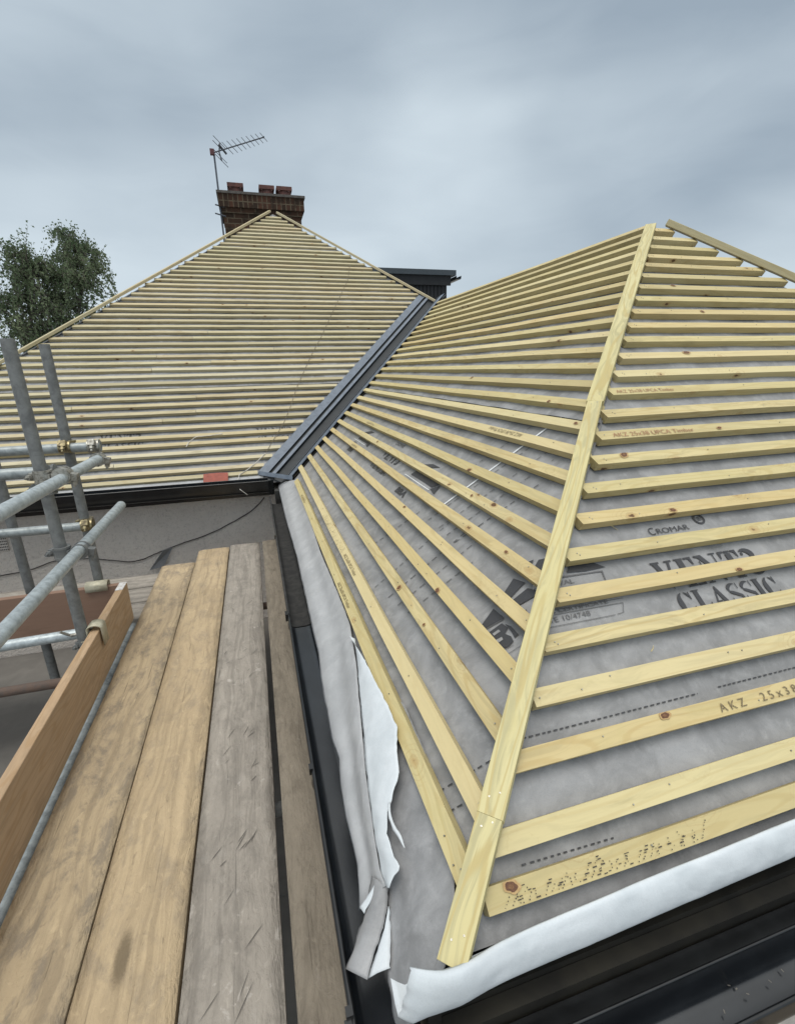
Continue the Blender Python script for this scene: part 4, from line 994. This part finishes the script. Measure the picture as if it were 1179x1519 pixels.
mb.tube(pp, .0042, 8); tag(mb.build('cable', 'cable_black'), label='black cable sagging across the grey rendered wall under the main eave', cat='cable')

# ------------------------------------------------------------------ extension under the scaffold
exn = empty('extension', (-3, 1.5, -6), label='low extension with dark grey felt flat roof beneath the scaffold', cat='extension')
mb = MB(); mb.box((-7.5, -2.6, -6), (-0.02, 4.355, -2.36)); mb.build('wall', 'render_wall', exn)
mb = MB(); mb.box((-7.6, -2.7, -2.358), (-0.01, 4.352, -2.29)); mb.build('roof', 'felt', exn)

for k in range(6):
    mb = MB(); mb.box((-7.55, -2.0 + k * .92, -2.2898), (-.05, -1.93 + k * .92, -2.284)); mb.build('felt_lap', 'felt', exn)
for pts_, lb in (([(890, 768), (903, 773), (918, 778), (927, 780)], 'curled wood splinter on the underlay above the printed name'), ([(966, 966), (972, 960), (976, 953)], 'small wood splinter sticking out below a batten at the right')):
    mb = MB(); mb.tube([WF.P(*WF.hit(x, y, -.012), -.012 - .01 * k_) for k_, (x, y) in enumerate(pts_)], .0016, 5, taper=.3)
    tag(mb.build('splinter', 'batten'), label=lb, cat='splinter')
mb = MB(); rq = random.Random(4)
for k in range(34):
    c_ = Vector((rq.uniform(.1, 2.2), rq.uniform(.34, .41), -1.106 + rq.uniform(0, .006))); a_ = rq.uniform(0, PI); l_ = rq.uniform(.0008, .0028); d_ = Vector((math.cos(a_), math.sin(a_), .1)) * l_; e2 = Vector((-math.sin(a_), math.cos(a_), .3)) * .0011
    mb.add([c_ - d_ - e2, c_ + d_ - e2, c_ + d_ + e2, c_ - d_ + e2], [(0, 1, 2, 3)])
tag(mb.build('sawdust', 'wood_dust'), label='pale sawdust and wood chips lying in the front gutter', cat='sawdust', kind='stuff')

# ------------------------------------------------------------------ scaffold
BZ = -1.347
def plank(name, x0, x1, y0, y1, ztop, th, mat, label, axis='Y', cat='scaffold board', group='scaffold boards', wob=.002, extra=None, tilt=0.0, cat_=None):
    """long board as one subdivided, slightly uneven box; local X runs along it"""
    if axis == 'Y': L, W_ = y1 - y0, x1 - x0; M = Matrix.Translation((x0, y1, ztop)) @ Matrix.Rotation(-PI / 2, 4, 'Z')   # local x -> -Y, local y -> +X
    else: L, W_ = x1 - x0, y1 - y0; M = Matrix.Translation((x0, y0, ztop))
    mb = MB(); k = int(L / .12); sd_ = random.random() * 50; nW = 6; rows = []
    for i in range(k + 1):
        x = L * i / k; row = []
        e0 = noise.noise((x * 2.1 + sd_, 1, 0)) * wob + noise.noise((x * 11 + sd_, 1, 0)) * wob * .4; e1 = noise.noise((x * 2.3 + sd_, 5, 0)) * wob + noise.noise((x * 12 + sd_, 5, 0)) * wob * .4
        dx = (noise.noise((sd_, 3, 1)) * .006 if i in (0, k) else 0)
        for j in range(nW + 1):
            y = e0 + (W_ + e1 - e0) * j / nW; ed = .0035 if j in (0, nW) else 0
            xx = x + (noise.noise((y * 30 + sd_, 2, 2)) * .004 if i in (0, k) else 0)
            row.append(Vector((xx, y, noise.noise((x * 1.5 + sd_, y * 6, 3)) * .0022 - ed)))
        row.append(Vector((x, W_ + e1, -th))); row.append(Vector((x, e0, -th)))
        rows.append(row)
    mb.grid(rows, 0, False, close=True)
    for i, f_ in enumerate(mb.f): mb.smooth[i] = (i % (nW + 3)) < nW
    n_ = nW + 3; mb.add(rows[0], [tuple(range(n_))]); mb.add(rows[-1], [tuple(reversed(range(n_)))])
    mats = [mat]
    if extra: mats.append('wood_scratch'); mats.append('galv'); extra(mb, L, W_)
    o = mb.build(name, mats); o.matrix_world = M
    return tag(o, label=label, cat=cat, group=group)
simple('wood_scratch', (0.085, 0.076, 0.066), (0.12, 0.11, 0.095), scale=80, rough=.9)
def scratches(lst):
    def f_(mb, L, W_):
        for (x, y, dx, dy, w_) in lst:      # x measured from far end
            d = Vector((dx, dy, 0)); n = Vector((-dy, dx, 0)).normalized() * w_; a = Vector((x, y, .0028)); pts = [a]; k = 6
            up = [a + d * (i / k) + n * math.sin(PI * i / k) + Vector((0, 0, 0)) for i in range(k + 1)]; dn = [a + d * (i / k) - n * math.sin(PI * i / k) for i in range(1, k)]
            mb.add(up + dn[::-1], [tuple(range(len(up + dn)))], 1)
    return f_
plank('scaffold_board', -.755, -.532, -.55, 3.585, BZ, .038, 'board_tan', 'worn tan scaffold board with dark stains next to the toe board')
plank('scaffold_board', -.527, -.300, -.60, 3.83, BZ + .001, .038, 'board_tan2', 'clean tan scaffold board between stained tan board and scratched grey board')
rs = random.Random(5); sc_l = []
for cx_, n_, sp in ((1.1, 5, .10), (1.75, 7, .12), (2.35, 9, .14), (2.75, 8, .12), (3.05, 4, .1)):
    for k in range(n_):
        x = cx_ + rs.uniform(-sp, sp); y = rs.uniform(.02, .16); ln = rs.uniform(.025, .075); sc_l.append((x, y, -ln * rs.uniform(.4, 1.0), ln * rs.uniform(.35, .8), rs.uniform(.0006, .0013)))
plank('scaffold_board', -.2925, -.0670, -.58, 3.87, BZ - .001, .038, 'board_grey', 'grey scratched scaffold board with mortar spots, beside the wide gap', extra=scratches(sc_l))
plank('scaffold_board', -.043, .182, -.62, 3.88, BZ + .002, .038, 'board_brown', 'dark grey-brown scaffold board partly under the side gutter')
plank('scaffold_board', -4.2, -.60, 3.345, 3.57, BZ - .043, .038, 'board_grey', 'crosswise grey board nearest the rendered house wall', axis='X', group='crosswise scaffold boards')
plank('scaffold_board', -4.1, -.62, 3.112, 3.336, BZ - .043, .038, 'board_grey', 'crosswise grey board in the middle behind the dark toe board', axis='X', group='crosswise scaffold boards')
plank('scaffold_board', -4.15, -.66, 2.880, 3.104, BZ - .044, .038, 'board_grey', 'crosswise grey board right behind the dark toe board', axis='X', group='crosswise scaffold boards')
plank('scaffold_board', .90, 5.0, 0.09, 0.315, BZ, .038, 'board_brown', 'brown scaffold board below the front gutter at the bottom right corner', axis='X', group='scaffold boards')
# toe boards stand on edge
def toe(name, p0, p1, zb, h, th, mat, label, out):
    p0, p1 = Vector(p0), Vector(p1); X = (p1 - p0).normalized(); Y = Vector((0, 0, 1)); N = X.cross(Y)
    M = Matrix(((X.x, Y.x, N.x, p0.x), (X.y, Y.y, N.y, p0.y), (X.z, Y.z, N.z, zb), (0, 0, 0, 1))); L = (p1 - p0).length
    mb = MB(); mb.box((0, 0, -th / 2), (L, h, th / 2)); o = mb.build(name, mat, bevel=.003); o.matrix_world = M
    return tag(o, label=label, cat='toe board', group='toe boards')
toe('toe_board', (-.800, 2.80, 0), (-.800, -.6, 0), BZ - .002, .225, .038, 'toe_wood', 'orange-brown toe board on edge with white painted end', 1)
pe = MB(); pe.box((-.8185, 2.70, BZ + .2235), (-.7815, 2.802, BZ + .2250)); 
toe('toe_board', (-4.0, 2.825, 0), (-.83, 2.825, 0), BZ - .035, .245, .036, 'toe_wood_dark', 'dark brown toe board standing across behind the scaffold posts', 1)
simple('white_paint', (0.62, 0.62, 0.62), (0.42, 0.38, 0.34), scale=50, rough=.6)
for o in COL.objects:
    if o.name == 'toe_board': setparent(pe.build('paint_mark', 'white_paint'), o)

scf = empty('scaffold', (-.84, 2.3, -2.3), label='galvanised tube scaffold frame with gold and steel couplers left of the boards', cat='scaffold')
TR = .0242
def tube(name, a, b, mat='galv', wall=True, **kw):
    mb = MB(); a, b = Vector(a), Vector(b); n = max(2, int((b - a).length / .3)); mb.tube([a.lerp(b, i / n) for i in range(n + 1)], TR, 20, 0, cap=False)
    d = (b - a).normalized()
    for p, s_ in ((a, 1), (b, -1)):    # hollow ends
        x = d.cross(Vector((.31, .7, .2))).normalized(); y = d.cross(x)
        q = lambda r_, off: [p + d * off + (x * math.cos(2 * PI * k / 20) + y * math.sin(2 * PI * k / 20)) * r_ for k in range(20)]
        mb.grid([q(TR, 0), q(TR * .82, 0), q(TR * .80, .06 * s_)], 0, False, close=True)
    o = mb.build(name, mat, scf); return o
tube('standard', (-.842, 2.285, -2.28), (-.872, 2.275, 0.135), 'galv_dull')
tube('standard', (-.935, 2.895, -2.28), (-.958, 2.89, 0.145), 'galv_dull')
tube('standard', (-1.285, 2.93, -2.28), (-1.31, 2.92, -.02), 'galv_dull')
tube('standard', (-.80, -.9, -2.28), (-.80, -.9, .2), 'galv_dull')
tube('guard_rail', (-.795, -1.0, -.385), (-.790, 2.80, -.420), 'galv_bright')
tube('guard_rail', (-.795, -1.0, -.760), (-.785, 2.99, -.724), 'galv_bright')
tube('guard_rail', (-3.0, 2.835, -.355), (-.785, 2.835, -.362), 'galv')
tube('guard_rail', (-2.6, 2.335, -.400), (-.90, 2.335, -.392), 'galv')
tube('guard_rail', (-3.0, 2.835, -.775), (-.94, 2.835, -.785), 'galv')
tube('transom', (-2.2, 2.30, -1.175), (-.865, 2.32, -1.155), 'galv_bright')
tag(tube('transom', (-3.2, 2.50, -1.494), (-.60, 2.48, -1.494), 'rusty'), label='rusty transom under the boards')
tube('transom', (-3.2, 3.02, -1.494), (.05, 3.0, -1.494), 'rusty')
tube('transom', (-1.0, .25, -1.494), (.2, .25, -1.494), 'galv_dull'); tube('transom', (-1.0, 1.4, -1.494), (.2, 1.4, -1.494), 'galv_dull')
tube('ledger', (-.818, -1.0, -1.440), (-.816, 3.2, -1.440), 'galv')
def coupler(p, d1, d2, off, mat, r=.031, wd=.052, s=1.0):
    """right-angle coupler: a clamp band round each of two tubes, hinge lugs, T-bolts and nuts"""
    p, d1, d2, off = Vector(p), Vector(d1).normalized(), Vector(d2).normalized(), Vector(off)
    mb = MB()
    for c_, d in ((p, d1), (p + off, d2)):
        x = d.cross(Vector((.2, .5, .84))).normalized(); y = d.cross(x)
        for (o0, rr_) in ((0, r), (0, r * 1.0)):
            mb.tube([c_ - d * wd / 2, c_ - d * wd * .32, c_ + d * wd * .32, c_ + d * wd / 2], rr_, 16, 0)
            break
        mb.tube([c_ - d * wd / 2 - d * .001, c_ - d * wd / 2 + d * .009], r * 1.12, 16, 0); mb.tube([c_ + d * wd / 2 - d * .009, c_ + d * wd / 2 + d * .001], r * 1.12, 16, 0)
        lug = c_ + x * (r + .008)
        Mx = Matrix(((x.x, y.x, d.x, lug.x), (x.y, y.y, d.y, lug.y), (x.z, y.z, d.z, lug.z), (0, 0, 0, 1)))
        mb.box((-.012, -.016, -.016), (.016, .016, .016), 0, Mx)
        b0 = lug + y * -.018; mb.tube([b0 + x * .004, b0 + x * .004 + y * .062], .0065, 8, 0)
        mb.tube([b0 + x * .004 + y * .036, b0 + x * .004 + y * .05], .0125, 6, 0)
        mb.box((-.020, -.010, -.012), (-.004, .012, .012), 0, Matrix(((-x.x, y.x, d.x, (c_ - x * (r + .01)).x), (-x.y, y.y, d.y, (c_ - x * (r + .01)).y), (-x.z, y.z, d.z, (c_ - x * (r + .01)).z), (0, 0, 0, 1))))
    return mb.build('coupler', mat, scf, bevel=.0015)
coupler((-.862, 2.28, -.402), (0, 0, 1), (0, 1, 0), (.070, 0, 0), 'coupler_steel')
coupler((-.945, 2.892, -.357), (0, 0, 1), (1, 0, 0), (0, -.055, 0), 'coupler_gold', r=.030)
coupler((-.815, 2.835, -.36), (1, 0, 0), (0, 1, 0), (.020, -.05, -.062), 'coupler_steel')
coupler((-.858, 2.28, -.738), (0, 0, 1), (0, 1, 0), (.070, 0, 0), 'galv_dull')
coupler((-.943, 2.895, -.782), (0, 0, 1), (1, 0, 0), (0.02, -.055, 0), 'coupler_gold')
coupler((-.86, 2.282, -.45), (0, 0, 1), (1, 0, 0), (0, .05, .055), 'galv_dull')
coupler((-.843, 2.285, -1.20), (0, 0, 1), (1, 0, 0), (0, .045, .035), 'galv_dull')
# toe board clips
def clip(p, along, mat, hw=.032, dep=.085):
    p = Vector(p); a = Vector(along); b = a.cross(Vector((0, 0, 1))); mb = MB()
    for i in range(1):
        n = 12; rr = []
        prof_ = [(.030, -dep), (.030, -.010)] + [(.030 * math.cos(PI * k / n), .018 * math.sin(PI * k / n)) for k in range(n + 1)] + [(-.030, -.010), (-.030, -.05), (-.060, -.055)]
        for w_ in (-hw, hw): rr.append([p + b * x + a * w_ + Vector((0, 0, z)) for x, z in prof_])
        mb.grid(rr, 0, True)
    return mb.build('toe_board_clip', mat, scf, solid=.005)
clip((-.800, 2.285, BZ + .232), (0, 1, 0), 'coupler_pale')
clip((-.935, 2.825, BZ + .222), (1, 0, 0), 'coupler_pale', .055, .03)
mb = MB(); mb.tube([(-.90, 2.27, -1.135), (-.815, 2.285, -1.135)], .008, 8); mb.tube([(-.93, 2.25, -1.10), (-.90, 2.27, -1.135)], .006, 8); mb.build('bolt', 'coupler_steel', scf)
for (x, y) in ((-.842, 2.285), (-.935, 2.895), (-1.285, 2.93), (-.8, -.9)):
    mb = MB(); mb.box((x - .075, y - .075, -2.289), (x + .075, y + .075, -2.281)); mb.build('base_plate', 'galv_dull', scf)

# ------------------------------------------------------------------ trees
def birch(name, base, H, R0, seed, label, nl):
    rnd = random.Random(seed); root = empty(name, base, label=label, cat='tree', group='birch trees behind the main roof')
    base = Vector(base); tk = MB(); lf = MB()
    tp = [base + Vector((noise.noise((i * .5, seed, 1)) * .5, noise.noise((i * .5, seed, 4)) * .4, H * i / 12)) for i in range(13)]
    tk.tube(tp, .17, 10, taper=.08)
    def leaf(p, sz, down=.5):
        a = Vector((rnd.gauss(0, .6), rnd.gauss(0, .6), rnd.gauss(-down, .6))).normalized(); b = a.cross(Vector((rnd.gauss(0, 1), rnd.gauss(0, 1), rnd.gauss(0, .4)))).normalized() * sz * .30; a = a * sz
        lf.add([p - a * .5, p + b, p + a * .5, p - b], [(0, 1, 2, 3)])
    def strand(st, out, hang, dens):
        n_ = max(6, int(hang / .075)); p = st.copy(); d = (out + Vector((0, 0, .25))).normalized(); path = []
        for q in range(n_):
            path.append(p.copy()); p = p + d * hang / n_; d = (d + Vector((rnd.gauss(0, .03), rnd.gauss(0, .03), -.42))).normalized()
        tk.tube([path[0], path[n_ // 4], path[n_ // 2], path[-1]], .006, 3, cap=False, taper=.4)
        for c_ in path:
            for z_ in range(dens if rnd.random() < .8 else 1): leaf(c_ + Vector((rnd.gauss(0, .028), rnd.gauss(0, .028), rnd.gauss(0, .04))), rnd.uniform(.06, .10))
    for k in range(nl):
        f_ = .30 + .68 * (k / nl) ** .8; i = int(f_ * 12); st = tp[i].lerp(tp[min(12, i + 1)], f_ * 12 - i)
        az = rnd.uniform(0, 2 * PI); tt = max(0, (f_ - .30) / .68); ln = R0 * (1.25 - 1.0 * tt ** 1.1) * rnd.uniform(.7, 1.1); up = rnd.uniform(.7, 1.5)
        pts = []; p = st.copy(); d = Vector((math.cos(az), math.sin(az), up)).normalized(); n_ = 10
        for q in range(n_ + 1):
            pts.append(p.copy()); p = p + d * (ln / n_); d = (d + Vector((rnd.uniform(-.1, .1), rnd.uniform(-.1, .1), -.17 * (q / n_) * 1.6))).normalized()
        tk.tube(pts, .042 * (1.2 - f_ * .8), 5, taper=.15, cap=False)
        groups = rnd.randint(2, 4)
        for g_ in range(groups):                       # strands hang in separate curtains with sky between them
            q0 = rnd.uniform(.25, 1.0); hang = rnd.uniform(1.0, 2.5) * (1 - .62 * tt)
            for j in range(rnd.randint(3, 6)):
                q = min(.999, max(0, q0 + rnd.gauss(0, .035))) * (len(pts) - 1); i = min(int(q), len(pts) - 2); s0 = pts[i].lerp(pts[i + 1], q - i)
                strand(s0 + Vector((rnd.gauss(0, .07), rnd.gauss(0, .07), rnd.gauss(0, .05))), Vector((rnd.gauss(0, .5), rnd.gauss(0, .5), 0)) + (pts[-1] - pts[0]).normalized() * .4, hang * rnd.uniform(.6, 1.15), 2)
        for j in range(5):                             # small upright sprays along the limb
            q = rnd.uniform(.3, .98) * (len(pts) - 1); i = min(int(q), len(pts) - 2); s0 = pts[i].lerp(pts[i + 1], q - i); d = Vector((rnd.gauss(0, .5), rnd.gauss(0, .5), 1)).normalized(); ln2 = rnd.uniform(.15, .45)
            tk.tube([s0, s0 + d * ln2], .005, 3, cap=False)
            for z_ in range(9): leaf(s0 + d * ln2 * rnd.random() + Vector((rnd.gauss(0, .035), rnd.gauss(0, .035), 0)), rnd.uniform(.05, .08), 0)
    for k in range(9):
        b_ = tp[-1].lerp(tp[-2], rnd.random()) ; d = Vector((rnd.gauss(0, .35), rnd.gauss(0, .35), 1)).normalized()
        ln = rnd.uniform(.4, .95); pth = [b_ + d * ln * q / 8 + Vector((math.sin(q * .7 + k) * .02, 0, 0)) for q in range(9)]; tk.tube(pth, .009, 4, taper=.3, cap=False)
        for c_ in pth:
            for z_ in range(5): leaf(c_ + Vector((rnd.gauss(0, .05), rnd.gauss(0, .05), rnd.gauss(0, .05))), rnd.uniform(.045, .075), 0)
    tk.build('trunk', 'bark', root); lf.build('crown', 'leaf', root); return root
b1 = ony(112, 400, 17.0); b2 = ony(28, 400, 16.0)
birch('birch_tree', (b1.x, 17.0, -6), 9.75, 1.8, 3, 'weeping birch with the taller pointed top, nearer the chimney', 80)
birch('birch_tree', (b2.x, 16.2, -6), 9.1, 1.75, 8, 'weeping birch at the left picture edge with a lower broader crown', 80)
birch('birch_tree', (-8.9, 17.2, -6), 9.2, 1.9, 21, 'weeping birch furthest from the chimney, mostly beyond the picture edge', 40)
